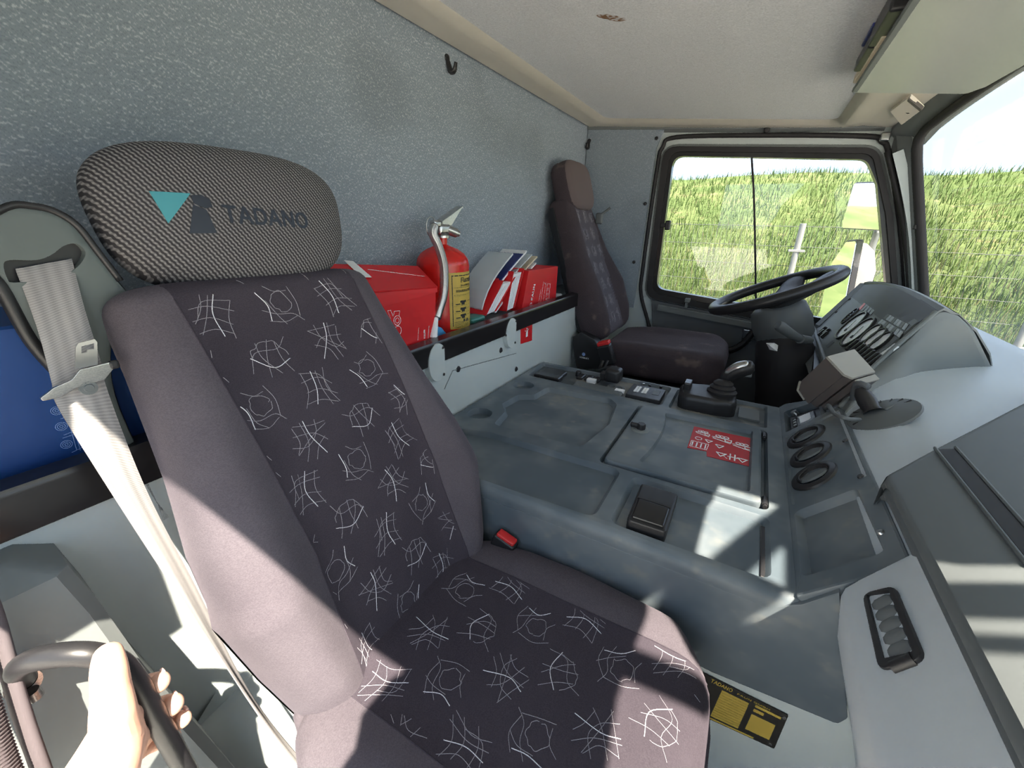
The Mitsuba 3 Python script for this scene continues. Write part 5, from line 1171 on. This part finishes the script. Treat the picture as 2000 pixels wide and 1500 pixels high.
put('lever', [slab([vt + [-0.012, -0.013, 0.020], vt + [-0.012, 0.013, 0.020], vt + [0.03, 0.014, 0.040], vt + [0.085, 0.013, 0.062], vt + [0.085, -0.013, 0.062], vt + [0.03, -0.014, 0.040]], [0, 0, -0.004]), slab([vt + [-0.012, -0.013, 0.018], vt + [0.03, -0.014, 0.038], vt + [0.08, -0.013, 0.059], vt + [0.03, -0.014, 0.012], vt + [0.0, -0.013, 0.006]], [0, 0.003, 0])], STEEL, 30, parent=FE, label='steel squeeze lever')
put('lower_lever', [tube([vt + [0.02, 0, 0.012], vt + [0.045, -0.004, 0.004], vt + [0.055, -0.01, -0.018]], 0.004, 8, 5)], STEEL, True, parent=FE)
a_ = np.linspace(0.4, 5.6, 22); put('safety_ring', tube(np.array([vt + [-0.052 + 0.020 * math.cos(t), -0.008, 0.006 + 0.026 * math.sin(t)] for t in a_]), 0.0014, 6), STEEL, True, parent=FE)
hpts = [at(u, v, y=y) for u, v, y in ((848, 442, 0.765), (846, 458, 0.745), (856, 480, 0.722), (866, 515, 0.700), (868, 550, 0.692), (865, 580, 0.69), (857, 606, 0.688), (852, 622, 0.685))]
hs = spline(hpts, 10)
put('hose', sweep(hs, circle(0.0105, 12)), STEEL, True, parent=FE, label='braided steel hose')
bd = []
for i in range(2, len(hs) - 1):
    t = unit(hs[i] - hs[i - 1]); bd.append(move(trimesh.creation.torus(0.0106, 0.0012, 14, 5), frame_of(hs[i], (1, 0, 0), t)))
    bd.append(move(trimesh.creation.torus(0.0106, 0.0012, 14, 5), frame_of((hs[i] + hs[i - 1]) / 2, (1, 0, 0), t)))
put('hose_rib', bd, CHROME, True, parent=FE, kind='stuff', label='rings of the braided hose')
put('nozzle', cyl(at(851, 620, y=0.685), at(846, 660, y=0.682), 0.007, 14, 0.001, 0.011), WHITE, 40, parent=FE, label='pale nozzle')
def on_cyl(ang, z, off=0.0006): return ec + np.array([(er + off) * math.cos(ang), (er + off) * math.sin(ang), z])
A0, A1 = math.radians(-130), math.radians(-45); Z0, Z1 = 0.012, 0.170
def patch(a0, a1, z0, z1, off=0.0006, n=8): return grid(lambda a, z: on_cyl(a, z, off), np.linspace(a0, a1, n), np.linspace(z0, z1, 3))
put('gold_label', patch(A0, A1, Z0, Z1, n=16), GOLD, parent=FE, label='gold instruction label')
bl = []
def la(f): return A0 + (A1 - A0) * f
for f0, f1, z0, z1 in ((0.07, 1, 0.160, 0.163), (0.07, 0.09, 0.02, 0.163), (0.12, 1, 0.128, 0.129), (0.12, 1, 0.108, 0.1088), (0.14, 0.60, 0.105, 0.1055), (0.12, 1, 0.03, 0.0306)): bl.append(patch(la(f0), la(f1), z0, z1, 0.0009))
for i in range(5): bl.append(patch(la(0.12), la(0.98), 0.016 + i * 0.004, 0.017 + i * 0.004, 0.0009))
for k, z in enumerate((0.088, 0.068, 0.049)):
    bl += [patch(la(0.30), la(0.52), z - 0.002, z + 0.004, 0.0009), patch(la(0.34), la(0.46), z - 0.008, z - 0.002, 0.0009), patch(la(0.16), la(0.30), z - 0.007, z - 0.004, 0.0009), patch(la(0.58), la(0.9), z, z + 0.001, 0.0009), patch(la(0.12), la(0.98), z - 0.0105, z - 0.010, 0.0009)]
bl.append(patch(la(0.40), la(0.47), 0.031, 0.038, 0.0009)); bl.append(patch(la(0.52), la(0.60), 0.031, 0.038, 0.0009))
put('label_print', bl, INK, parent=FE, label='black print and pictograms on the gold label')
def wrap_text(s, h, f, z, bold=False):
    m = meshkit.text_mesh(s, h, 0.0003, bold); v_ = np.array(m.vertices); m.vertices = np.array([on_cyl(la(f) + x / er, z + y, 0.0008 + d) for x, y, d in v_]); return m
put('lettering', [wrap_text('Flameline', 0.0125, 0.32, 0.143, True), wrap_text('brandblusser', 0.006, 0.32, 0.132), wrap_text('BRANDBLUSSER', 0.0065, 0.18, 0.116, True)], INK, parent=FE)
put('band_print', patch(math.radians(-100), math.radians(-30), 0.178, 0.186, 0.0005, 12), RED, parent=FE)

# papers and binders, from left to right
def leaf(px_lo, px_hi, y0_, y1_, th, m, name, label, cat, group=None, bend=0.0):
    """a standing sheet stack: lower edge, upper edge in pixels on the front plane, running back from y0_ to y1_"""
    (a, b) = [at(*p, y=y0_) for p in (px_lo, px_hi)]
    d = np.array([0.02, y1_ - y0_, 0.0]); s = unit(b - a); off = np.cross(s, unit(d)) * th
    pts = []
    for t in np.linspace(0, 1, 7):
        c = a * (1 - t) + b * t + np.array([bend * math.sin(t * math.pi), 0, 0]); pts.append(c)
    pts = np.array(pts)
    m_ = loft([np.array([p, p + d, p + d + off, p + off]) for p in pts])
    return m_
for i, (lo, hi, th, mm, bend, lab) in enumerate((
        ((942, 606), (1003, 497), 0.006, PAPERG, -0.035, 'grey paper sheet, leftmost of the leaning documents'),
        ((948, 604), (1022, 497), 0.003, NAVY, -0.03, 'thin navy edged sheet among the leaning documents'),
        ((950, 606), (1030, 492), 0.006, WHITE, -0.03, 'white paper sheaf leaning behind the binders'),
        ((956, 608), (1040, 498), 0.004, PAPERG, -0.025, 'bluish transparent folder leaning behind the binders'),
        ((962, 610), (1050, 503), 0.006, PAPERB, -0.02, 'cream paper sheaf leaning behind the binders'),
        ((968, 612), (1048, 515), 0.005, WHITE, -0.015, 'white sheaf nearest the open red folder'))):
    k = put('document', leaf(lo, hi, 0.735, 0.85, th, mm, '', '', '', bend=bend), mm, False, label=lab, cat='document', group='documents leaning on the shelf')
for i, (lo, hi, w_) in enumerate((((950, 616), (984, 548), 0.044), ((990, 608), (1004, 530), 0.040))):
    a_, b_ = at(*lo, y=0.715), at(*hi, y=0.715)
    BI = thing('red_folder', ['open red folder with a white inside, left of the two red folders', 'red folder with a white label, beside the printed red binder'][i], 'folder', 'red folders on the shelf')
    wv_ = np.array([w_ + 0.012, 0, 0.004])
    put('cover', [loft([np.array([a_ - [0.004, 0, 0], a_ + [0, 0.13, 0], a_ + [0.004, 0.13, 0], a_ + [0.0, 0, 0]]), np.array([b_ - [0.004, 0, 0], b_ + [0, 0.13, 0], b_ + [0.004, 0.13, 0], b_ + [0.0, 0, 0]])]), loft([np.array([q - [0.0, 0, 0], q + [0, 0.13, 0], q + [0.004, 0.13, 0], q + [0.004, 0, 0]]) for q in (a_ + wv_, b_ + wv_ + [0.02, 0, 0])]), hull([b_ + [0, 0.03, 0.001], b_ + wv_ + [0.02, 0.03, 0], b_ + wv_ + [0.02, 0.13, 0.006], b_ + [0, 0.13, 0.006], b_ + [0, 0.03, -0.004], b_ + wv_ + [0.02, 0.13, 0.0]])], RED, parent=BI)
    put('paper', hull([a_ + [0.001, 0.004, 0], a_ + wv_ * 0.95 + [0, 0.004, 0], b_ + [0.001, 0.004, -0.012], b_ + wv_ * 0.95 + [0.012, 0.004, -0.012], a_ + [0.001, 0.11, 0], a_ + wv_ * 0.95 + [0, 0.11, 0], b_ + [0.001, 0.11, -0.012], b_ + wv_ * 0.95 + [0.012, 0.11, -0.012]]), WHITE, parent=BI, label='white paper inside')
    put('line_print', [tube([a_ * (1 - t0) + b_ * t0 + wv_ * f + [0.002, 0.0032, 0] for t0 in (0.05, 0.8)], 0.0005, 4) for f in (0.35, 0.6)], PAPERG, parent=BI)
RBn = thing('red_binder', 'wide red binder with white lettering and a crane outline next to the driver seat', 'binder')
bq = [at(u, v, y=0.705) for u, v in ((1018, 612), (1033, 529), (1090, 520), (1084, 600))]
put('cover', slab(bq, [0, 0.12, 0], 0.0, 0.001), RED, parent=RBn)
sx = unit(bq[2] - bq[1]); su = unit(bq[1] - bq[0])
put('lettering', text_on('TADANO FAUN', 0.0135, at(1030, 640, y=0.7045), su, -sx, (0, -1, 0), 0.0005, True, 0.165), WHITE, parent=RBn)
dw = []
def on_b(f, g): return bq[0] * (1 - f) * (1 - g) + bq[3] * f * (1 - g) + bq[1] * (1 - f) * g + bq[2] * f * g + np.array([0, -0.0006, 0])
for g in (0.12, 0.24, 0.36, 0.48):
    c = on_b(0.70, g)
    dw.append(tube(np.array([c + sx * 0.007 * math.cos(t) + su * 0.005 * math.sin(t) for t in np.linspace(0, 2 * np.pi, 14, endpoint=False)]), 0.0005, 4, closed=True))
for a_, b_ in (((0.50, 0.05), (0.52, 0.68)), ((0.58, 0.05), (0.60, 0.66)), ((0.62, 0.60), (0.52, 0.68)), ((0.66, 0.06), (0.66, 0.62)), ((0.44, 0.1), (0.46, 0.5)), ((0.76, 0.05), (0.76, 0.62)), ((0.66, 0.62), (0.78, 0.60))):
    dw.append(tube([on_b(*a_), on_b(*b_)], 0.0005, 4))
put('drawing', dw, WHITE, parent=RBn, label='white crane outline')
BC = [at(u, v, y=0.70) for u, v in ((848, 656), (852, 640), (862, 640), (872, 652), (860, 660))]
put('blue_cloth', trimesh.Trimesh(*(lambda h: (h.vertices, h.faces))(hull(np.vstack([np.array(BC), np.array(BC) + [0.005, 0.05, -0.02], np.array(BC[1:4]) + [0, 0.03, 0.006]])))), BLUEC, False, label='bright blue cloth tucked between the red carton and the extinguisher', cat='cloth')
GB = at(935, 622, y=0.70)
put('green_pouch', rbox(GB + [0.01, 0.03, -0.006], (0.075, 0.05, 0.018), 0.008), GREENP, True, label='dark green pouch lying behind the rail between the extinguisher and the papers', cat='pouch')
GP = at(1087, 577, y=0.72)
put('grey_paper', rbox(GP + [0.02, 0.03, -0.004], (0.06, 0.07, 0.012), 0.004), PAPERG, False, label='small grey paper stack beside the driver seat on the shelf', cat='paper')
# coat hooks
def hook(name_px, y=None, x=None, s=1.0, label=''):
    H = thing('coat_hook', label, 'hook', 'coat hooks')
    c = at(*name_px, y=y) if y else at(*name_px, x=x)
    n = np.array([0, -1.0, 0]) if y else np.array([-1.0, 0, 0]); r = np.array([1.0, 0, 0]) if y else np.array([0, -1.0, 0])
    put('plate', [lathe([(0, 0.004), (0.008, 0.004), (0.010, 0)], c + np.array([0, 0, 0.018 * s]), n, 16)], BLACK, 40, parent=H)
    put('hook', sweep(spline([c + np.array([0, 0, 0.018 * s]) + n * 0.002, c + n * 0.006 + [0, 0, 0.002], c + n * 0.014 + [0, 0, -0.016 * s], c + n * 0.026 + [0, 0, -0.014 * s], c + n * 0.032 + [0, 0, 0.004 * s]], 6), circle(0.0055, 10, 0.008), up=tuple(r), scale=np.interp(np.linspace(0, 1, 25), [0, 0.5, 1], [0.8, 1.3, 0.7])), BLACK, True, parent=H)
hook((873, 128), y=YW, label='black coat hook on the fleck fabric rear wall under the ceiling trim')
hook((1150, 283), x=XD - 0.012, label='black coat hook on the side lining above the driver seat')

# ---------------------------------------------------------------- overhead board, books, light
OV = thing('overhead_board', 'large pale board hanging under the front edge of the ceiling', 'board')
oz = 0.355
oq = [at(u, v, z=oz) for u, v in ((1675, 178), (1880, 172), (1898, 166))]
oq = [np.array([1.625, -0.143, oz]), np.array([1.70, -0.392, oz - 0.012]), np.array([1.64, -0.410, oz - 0.014]), np.array([1.0, -0.44, oz - 0.014]), np.array([0.30, -0.42, oz - 0.012]), np.array([0.30, -0.143, oz])]
put('panel', slab(oq, [0, 0, 0.006], [0.012, 0.01, 0.03, 0, 0.02, 0.01], 0.001), VISOR, 30, parent=OV)
put('edge_strip', box(0.30, 1.62, -0.150, -0.136, oz - 0.001, oz + 0.010, 0.002), GREYM, parent=OV)
for i, (xa_, xb_, dz, mm, lab) in enumerate(((1.30, 1.47, 0.030, BLACK, 'black folder on the overhead board, nearest the driver'), (1.12, 1.30, 0.042, BLACK, 'thick black folder lying on the overhead board'), (0.75, 1.05, 0.036, BLACK, 'long black folder on the overhead board, farthest from the driver'))):
    put('overhead_folder', rbox(((xa_ + xb_) / 2, -0.165, oz + 0.008 + dz / 2), (xb_ - xa_, 0.10, dz), 0.006), mm, 40, label=lab, cat='folder', group='folders on the overhead board')
put('overhead_book', box(1.24, 1.56, -0.20, -0.128, oz + 0.0065, oz + 0.026, 0.002), PAPERB, label='cream paper block lying on the overhead board', cat='book')
put('blue_booklet', box(1.28, 1.40, -0.19, -0.112, oz + 0.040, oz + 0.046, 0.001), NAVY, label='thin blue booklet on top of the overhead folders', cat='booklet')
LC = thing('map_light', 'cream square light cover above the windscreen corner', 'light cover')
nl = unit(np.cross(np.array([1, 0, 0]), np.array([0, -0.09, -0.018]))); nl = nl if nl[2] < 0 else -nl
lcq = [onplane(u, v, np.array([0, -0.268, 0.3825]), nl) for u, v in ((1741, 213), (1779, 184), (1805, 208), (1763, 240))]
put('cover', slab(np.array(lcq) + nl * 0.008, -nl * 0.010, 0.004, 0.002), CREAM, 30, parent=LC)
put('lens_hole', lathe([(0, 0.001), (0.004, 0.001), (0.005, 0)], onplane(1773, 221, np.array([0, -0.268, 0.3825]) + nl * 0.008, nl), nl, 12), INK, parent=LC)
put('switch', slab(np.array([onplane(u, v, np.array([0, -0.268, 0.3825]), nl) for u, v in ((1779, 185), (1805, 207), (1801, 210), (1776, 189))]) + nl * 0.011, -nl * 0.010), TERM, parent=LC)
YS = [at(u, v, y=yws(2.10, -0.27) + 0.006) for u, v in ((1826, 587), (1852, 599), (1849, 628), (1824, 612))]
put('windscreen_sticker', slab(YS, [0, -0.001, 0]), YELLOW, label='yellow sticker low on the windscreen beside the instruments', cat='sticker')
# ---------------------------------------------------------------- outside: mirrors, wiper, fence, embankment
MR = thing('door_mirror', 'upper flat mirror outside the driver window', 'mirror', 'mirrors outside the driver door')
XM = 2.62
def mirror(parent, px, x, back_w, tilt):
    """glass turned to the rear so that it shows bank and sky, with a shell behind it"""
    c = np.mean([at(u, v, x=x) for u, v in px], 0); n = unit(tilt)
    q = np.array([onplane(u, v, c, n) for u, v in px])
    put('glass', slab(q, -n * 0.004, 0.012, 0.0), MIRR, parent=parent)
    put('housing', slab(c + (q - c) * 1.05 - n * 0.003, -n * back_w, 0.014, 0.006), BLACK, 30, parent=parent)
mirror(MR, [(1668, 358), (1722, 357), (1722, 449), (1645, 445), (1645, 436)], XM, 0.05, (-0.50, 0.95, 0.0))
put('arm', [tube([at(1715, 450, x=XM + 0.04), at(1706, 475, x=XM + 0.05), at(1700, 500, x=XM + 0.05)], 0.014, 10, 5)], DASHD, True, parent=MR)
M2 = thing('door_mirror', 'lower wide-angle mirror in a pale rounded housing outside the driver window', 'mirror', 'mirrors outside the driver door')
mirror(M2, [(1652, 473), (1672, 471), (1640, 640), (1598, 625), (1620, 520)], XM, 0.03, (-0.55, 0.95, -0.02))
hq = [at(u, v, x=XM - 0.02) for u, v in ((1672, 472), (1695, 476), (1710, 492), (1712, 530), (1690, 600), (1665, 650), (1630, 640))]
put('pale_housing', slab(hq, [0.08, 0.02, 0], 0.02, 0.012), mat('mirror_housing', (0.40, 0.38, 0.37), 0.5), 30, parent=M2, label='pale grey rounded housing')
WI = thing('windscreen_wiper', 'black wiper blade outside at the foot of the windscreen', 'wiper')
def outw(u, v, d=0.03):
    r = ray(u, v); a, b = 0.2, 6.0
    for _ in range(60):
        m = (a + b) / 2; P = r * m
        if P[1] > yws(min(P[0], 2.2), P[2]) - d: a = m
        else: b = m
    return r * a
wa = [outw(1893, 675), outw(1940, 692), outw(2000, 722), outw(2060, 755)]
put('blade', sweep(spline(wa, 5), [(-0.006, -0.010), (0.006, -0.010), (0.004, 0.010), (-0.004, 0.010)], up=(0, 0, 1)), RUBBER, 30, parent=WI)
put('arm', tube([outw(1920, 676, 0.05), outw(1950, 688, 0.06), outw(2010, 706, 0.06), outw(2080, 735, 0.06)], 0.010, 8, 5), BLACK, True, parent=WI)
put('blade_clip', [rbox(outw(u, v, 0.045), (0.016, 0.014, 0.012), 0.003) for u, v in ((1955, 700), (1968, 704), (1981, 708), (1994, 712))], DASHD, 30, parent=WI)
wa2 = [outw(1893, 695, 0.02), outw(1925, 714, 0.02), outw(1960, 733, 0.02)]
put('cowl_edge', tube(wa2, 0.008, 8, 5), RUBBER, True, parent=WI)

# out of view: boom and front mirrors, placed to shade console, dash and cushion
BO = thing('unseen_crane_boom', 'unseen pale crane boom over the cab, placed to shade the console and dash', 'crane boom')
put('section', box(0.24, 1.80, -4.6, 0.6, 1.00, 1.75, 0.06), PALE, 30, parent=BO)  # unseen beam, wide enough to keep sun off the driver side too
put('section', box(0.30, 1.74, -5.6, -4.4, 1.06, 1.69, 0.06), PALE, 30, parent=BO)
FM = thing('unseen_front_mirror', 'unseen dark front mirror cluster above the windscreen, shaped to cut up the sun patches', 'mirror')
def fq(*p): return np.array([(x, -0.70, z) for x, z in p])  # unseen heads and bars are outlined to shade cushion, console and pad
put('head', slab(fq((0.05, 0.88), (0.098, 0.88), (0.15, 0.745), (0.195, 0.60), (0.05, 0.60), (0.045, 0.64), (0.078, 0.755)), [0, -0.03, 0], 0.006, 0.003), DASHD, 30, parent=FM)
put('head', slab(fq((0.198, 0.56), (0.62, 0.53), (0.62, 0.30), (0.35, 0.30), (0.258, 0.458)), [0, -0.03, 0], 0.006, 0.003), DASHD, 30, parent=FM)
put('arm', tube([(0.155, -0.715, 0.715), (0.28, -0.715, 0.635), (0.42, -0.715, 0.545)], 0.024, 10, 5), BLACK, True, parent=FM)
put('arm', tube([(-0.13, -0.715, 0.93), (-0.095, -0.715, 0.845), (-0.03, -0.715, 0.69), (0.005, -0.715, 0.61)], 0.026, 10, 5), BLACK, True, parent=FM)
put('arm', tube([(0.112, -0.715, 0.61), (0.138, -0.715, 0.565), (0.19, -0.715, 0.48), (0.25, -0.715, 0.38)], 0.020, 10, 3), BLACK, True, parent=FM)
put('arm', tube([(0.062, -0.715, 0.605), (0.0885, -0.715, 0.56), (0.14, -0.715, 0.475), (0.20, -0.715, 0.375)], 0.009, 10, 3), BLACK, True, parent=FM)

XF, ZFE = 5.5, 0.036
FN = thing('wire_fence', 'grey double-bar wire mesh fence between the truck and the embankment', 'fence')
ya_, yb_ = -14.0, 5.0
for z in np.arange(ZFE, -2.05, -0.2): put('horizontal_wire', cyl((XF - 0.006, ya_, z), (XF - 0.006, yb_, z), 0.0026, 5), WIRE, parent=FN)
vw = []
bar = cyl((0, 0, -2.05), (0, 0, ZFE + 0.02), 0.0016, 4)
for y in np.arange(ya_, yb_, 0.05):
    m_ = bar.copy(); m_.apply_translation([XF, y, 0]); vw.append(m_)
put('vertical_wire', vw, WIRE, parent=FN, kind='stuff', label='thin upright bars of the mesh')
py0 = at(1560, 470, x=XF)[1]
py1 = at(1975, 690, x=XF)[1]
step = abs(py1 - py0)
for i, y in enumerate((py0, py1, py1 - 2.5, py1 - 5.0, py0 + 2.5)):
    pk = put('post', [cyl((XF - 0.04, y, -2.1), (XF - 0.04, y, ZFE + 0.03), 0.03, 14, 0.004)], GALV, 40, parent=FN)
    put('clamp', [box(XF - 0.075, XF - 0.004, y - 0.075, y + 0.075, z - 0.012, z + 0.012, 0.003) for z in (ZFE - 0.24, ZFE - 1.0)], GALV, parent=pk)

def hill(x, y):
    t = np.clip((x - 5.8) / 16.5, 0, 1); t2 = t * t * (3 - 2 * t) * 0.35 + t * 0.65
    z = -2.05 + 4.15 * t2 + 0.25 * (meshkit.fbm(np.stack([x * 0.18, y * 0.18, x * 0], -1), 4, 3) - 0.5) * np.clip((x - 5.5) / 4, 0, 1) * 2
    return np.where(x > 22.3, z - 0.10 * (x - 22.3), z)
def grass_ground(p, n, uv):
    a = f3(p, 0.9, 4); b = n3(p, 7.0)
    c = mikit.mix((0.062, 0.092, 0.034), (0.098, 0.128, 0.052), mikit.smoothstep(0.3, 0.7, a))
    return mikit.mix(c, (0.15, 0.145, 0.075), mikit.smoothstep(0.62, 0.8, 0.5 * a + 0.5 * b))
GG = mat('grass_ground', mikit.proc(grass_ground), 1.0, spec=0.05)
gx = np.concatenate([np.linspace(2.9, 6, 14), np.linspace(6.3, 24, 60), [28, 34]]); gy = np.linspace(-70, 75, 230)
hm = grid(lambda x, y: (x, y, float(hill(np.array(x), np.array(y)))), gx, gy)
put('embankment', hm, GG, True, label='grassy embankment rising behind the wire fence', cat='embankment')
YARD = mat('unseen_yard', (0.46, 0.45, 0.42), 0.9)  # unseen ground, pale so that it bounces sunlight to the ceiling
put('ground', box(-60, 2.9, -90, 90, -2.6, -2.40), YARD, kind='structure', label='unseen pale concrete yard under the truck, bouncing sun up to the ceiling')
# grass blades on the slope, denser near the fence
NB = 300000
u_ = rng.random(NB); gxp = 1 / (1 / 3.3 * (1 - u_) + 1 / 22.6 * u_)
ang = rng.uniform(-2.6, 0.85, NB); gyp = gxp * ang * 0.9
keep = (gyp > -40) & (gyp < 18); gxp, gyp = gxp[keep], gyp[keep]; n_ = len(gxp)
gz = hill(gxp, gyp)
clump = meshkit.fbm(np.stack([gxp * 0.8, gyp * 0.8, gxp * 0], -1), 3, 5)
hgt = (0.08 + 0.17 * rng.random(n_) * (0.5 + clump)) * np.interp(gxp, [3, 6, 12, 22], [0.9, 1.1, 1.2, 1.4])
wdt = 0.0024 + 0.0005 * gxp * (0.5 + rng.random(n_))
az = rng.uniform(0, 2 * np.pi, n_); lean = rng.normal(0.1, 0.5, n_)
bx = np.stack([np.cos(az), np.sin(az), np.zeros(n_)], -1) * wdt[:, None]
base_ = np.stack([gxp, gyp, gz - 0.02], -1)
tip = base_ + np.stack([lean * hgt * 0.45 * rng.normal(0.2, 0.6, n_), -lean * hgt * 0.5, hgt], -1)
mid = base_ * 0.5 + tip * 0.5 + np.stack([np.zeros(n_), 0.08 * lean * hgt, 0.06 * hgt], -1)
gv = np.stack([base_ - bx, base_ + bx, mid + bx * 0.7, mid - bx * 0.7, tip], 1).reshape(-1, 3)
k5 = np.arange(n_)[:, None] * 5
gf = np.vstack([k5 + [0, 1, 2], k5 + [0, 2, 3], k5 + [3, 2, 4]])
tone = np.clip(rng.normal(0.5, 0.2, n_) + (clump - 0.5) * 1.2, 0, 1)[:, None]; dry = (rng.random(n_) < np.interp(gxp, [3, 7, 12, 22], [0.40, 0.32, 0.14, 0.08]))[:, None]
gcol = (1 - tone) * np.array([0.046, 0.082, 0.024]) + tone * np.array([0.100, 0.145, 0.050]); gcol = np.where(dry, np.array([0.19, 0.18, 0.10]) * (0.6 + 0.6 * tone), gcol)
scene['m_grass'] = {'type': 'principledthin', 'base_color': {'type': 'mesh_attribute', 'name': 'vertex_color'}, 'roughness': 0.7, 'diff_trans': 0.7, 'spec_trans': 0.0}
put('grass', tm(gv, gf), 'm_grass', False, color=np.repeat(gcol, 5, 0), label='tall green grass growing over the embankment and along the fence', cat='grass', kind='stuff')

# ---------------------------------------------------------------- the person's hand on the grab handle
PE = key_of('person')
hpi = lambda f: hp_[int(round(f * (len(hp_) - 1)))]
def S(p, r): return (np.asarray(p, float), r)
def bones(chain):
    ms = []
    for (a, ra), (b, rb) in zip(chain[:-1], chain[1:]):
        h = trimesh.convex.convex_hull(np.vstack([_ICO2 * ra + a, _ICO2 * rb + b])); ms.append(to_man(tm(h.vertices, h.faces)))
    return ms
def hw_(u, v, y): return at(u, v, y=y)
ms = []
P_ = lambda u, v, y: at(u, v, y=y)
wrist, fore, elbow = P_(208, 1485, 0.412), P_(158, 1600, 0.405), P_(70, 1800, 0.39)
TIP = [((310, 1333), 0.450, 0.0104), ((336, 1377), 0.452, 0.0112), ((356, 1405), 0.456, 0.0092), ((338, 1440), 0.480, 0.0080)]
K, tips = [], []
for (u, v), y, r_ in TIP:
    k_ = P_(u - 78, v + 34, 0.468); K.append(k_); tips.append((P_(u, v, y), r_))
    ms += bones([S(k_, 0.0098), S(P_(u - 50, v + 16, 0.478), r_ * 1.08), S(P_(u - 14, v + 3, 0.476), r_ * 1.04), S(P_(u - 1, v, (y + 0.476) / 2 + 0.004), r_), S(P_(u, v, y), r_ * 0.95)])
for a, b in zip(K[:-1], K[1:]): ms += bones([S(a, 0.0098), S(b, 0.0098)])
thb = P_(222, 1398, 0.418); heel = P_(232, 1450, 0.420)
for k_ in K: ms += bones([S(k_, 0.0098), S(heel, 0.017)]) + bones([S(k_, 0.0095), S(thb, 0.0135)])
ms += bones([S(wrist, 0.0255), S(heel, 0.0195), S(thb, 0.0165), S(P_(217, 1345, 0.424), 0.0138), S(P_(213, 1308, 0.428), 0.0130), S(P_(211, 1281, 0.434), 0.0108)])
ms += bones([S(wrist, 0.0255), S(K[0] * 0.5 + heel * 0.5, 0.018)]) + bones([S(wrist, 0.023), S(K[3] * 0.5 + heel * 0.5, 0.016)])
ms += bones([S(elbow, 0.046), S(fore, 0.034), S(wrist, 0.0255)])
hm_ = ms[0]
for m_ in ms[1:]: hm_ = hm_ + m_
hm_ = hm_.refine_to_length(0.0045)
hand = of_man(hm_); hand.merge_vertices()
hand = trimesh.smoothing.filter_taubin(hand, lamb=0.5, nu=0.52, iterations=12)
put('body', tm(hand.vertices, hand.faces), SKIN, True, parent=PE)
labels[PE] = {'label': 'hand and bare forearm gripping the black grab handle at the open door', 'category': 'person'}
for (c_, r_) in tips[:3]:
    put('fingernail', rbox(c_ + [0.0066, 0.004, 0.004], (0.0035, 0.008, 0.008), 0.0016), NAIL, True, parent=PE)
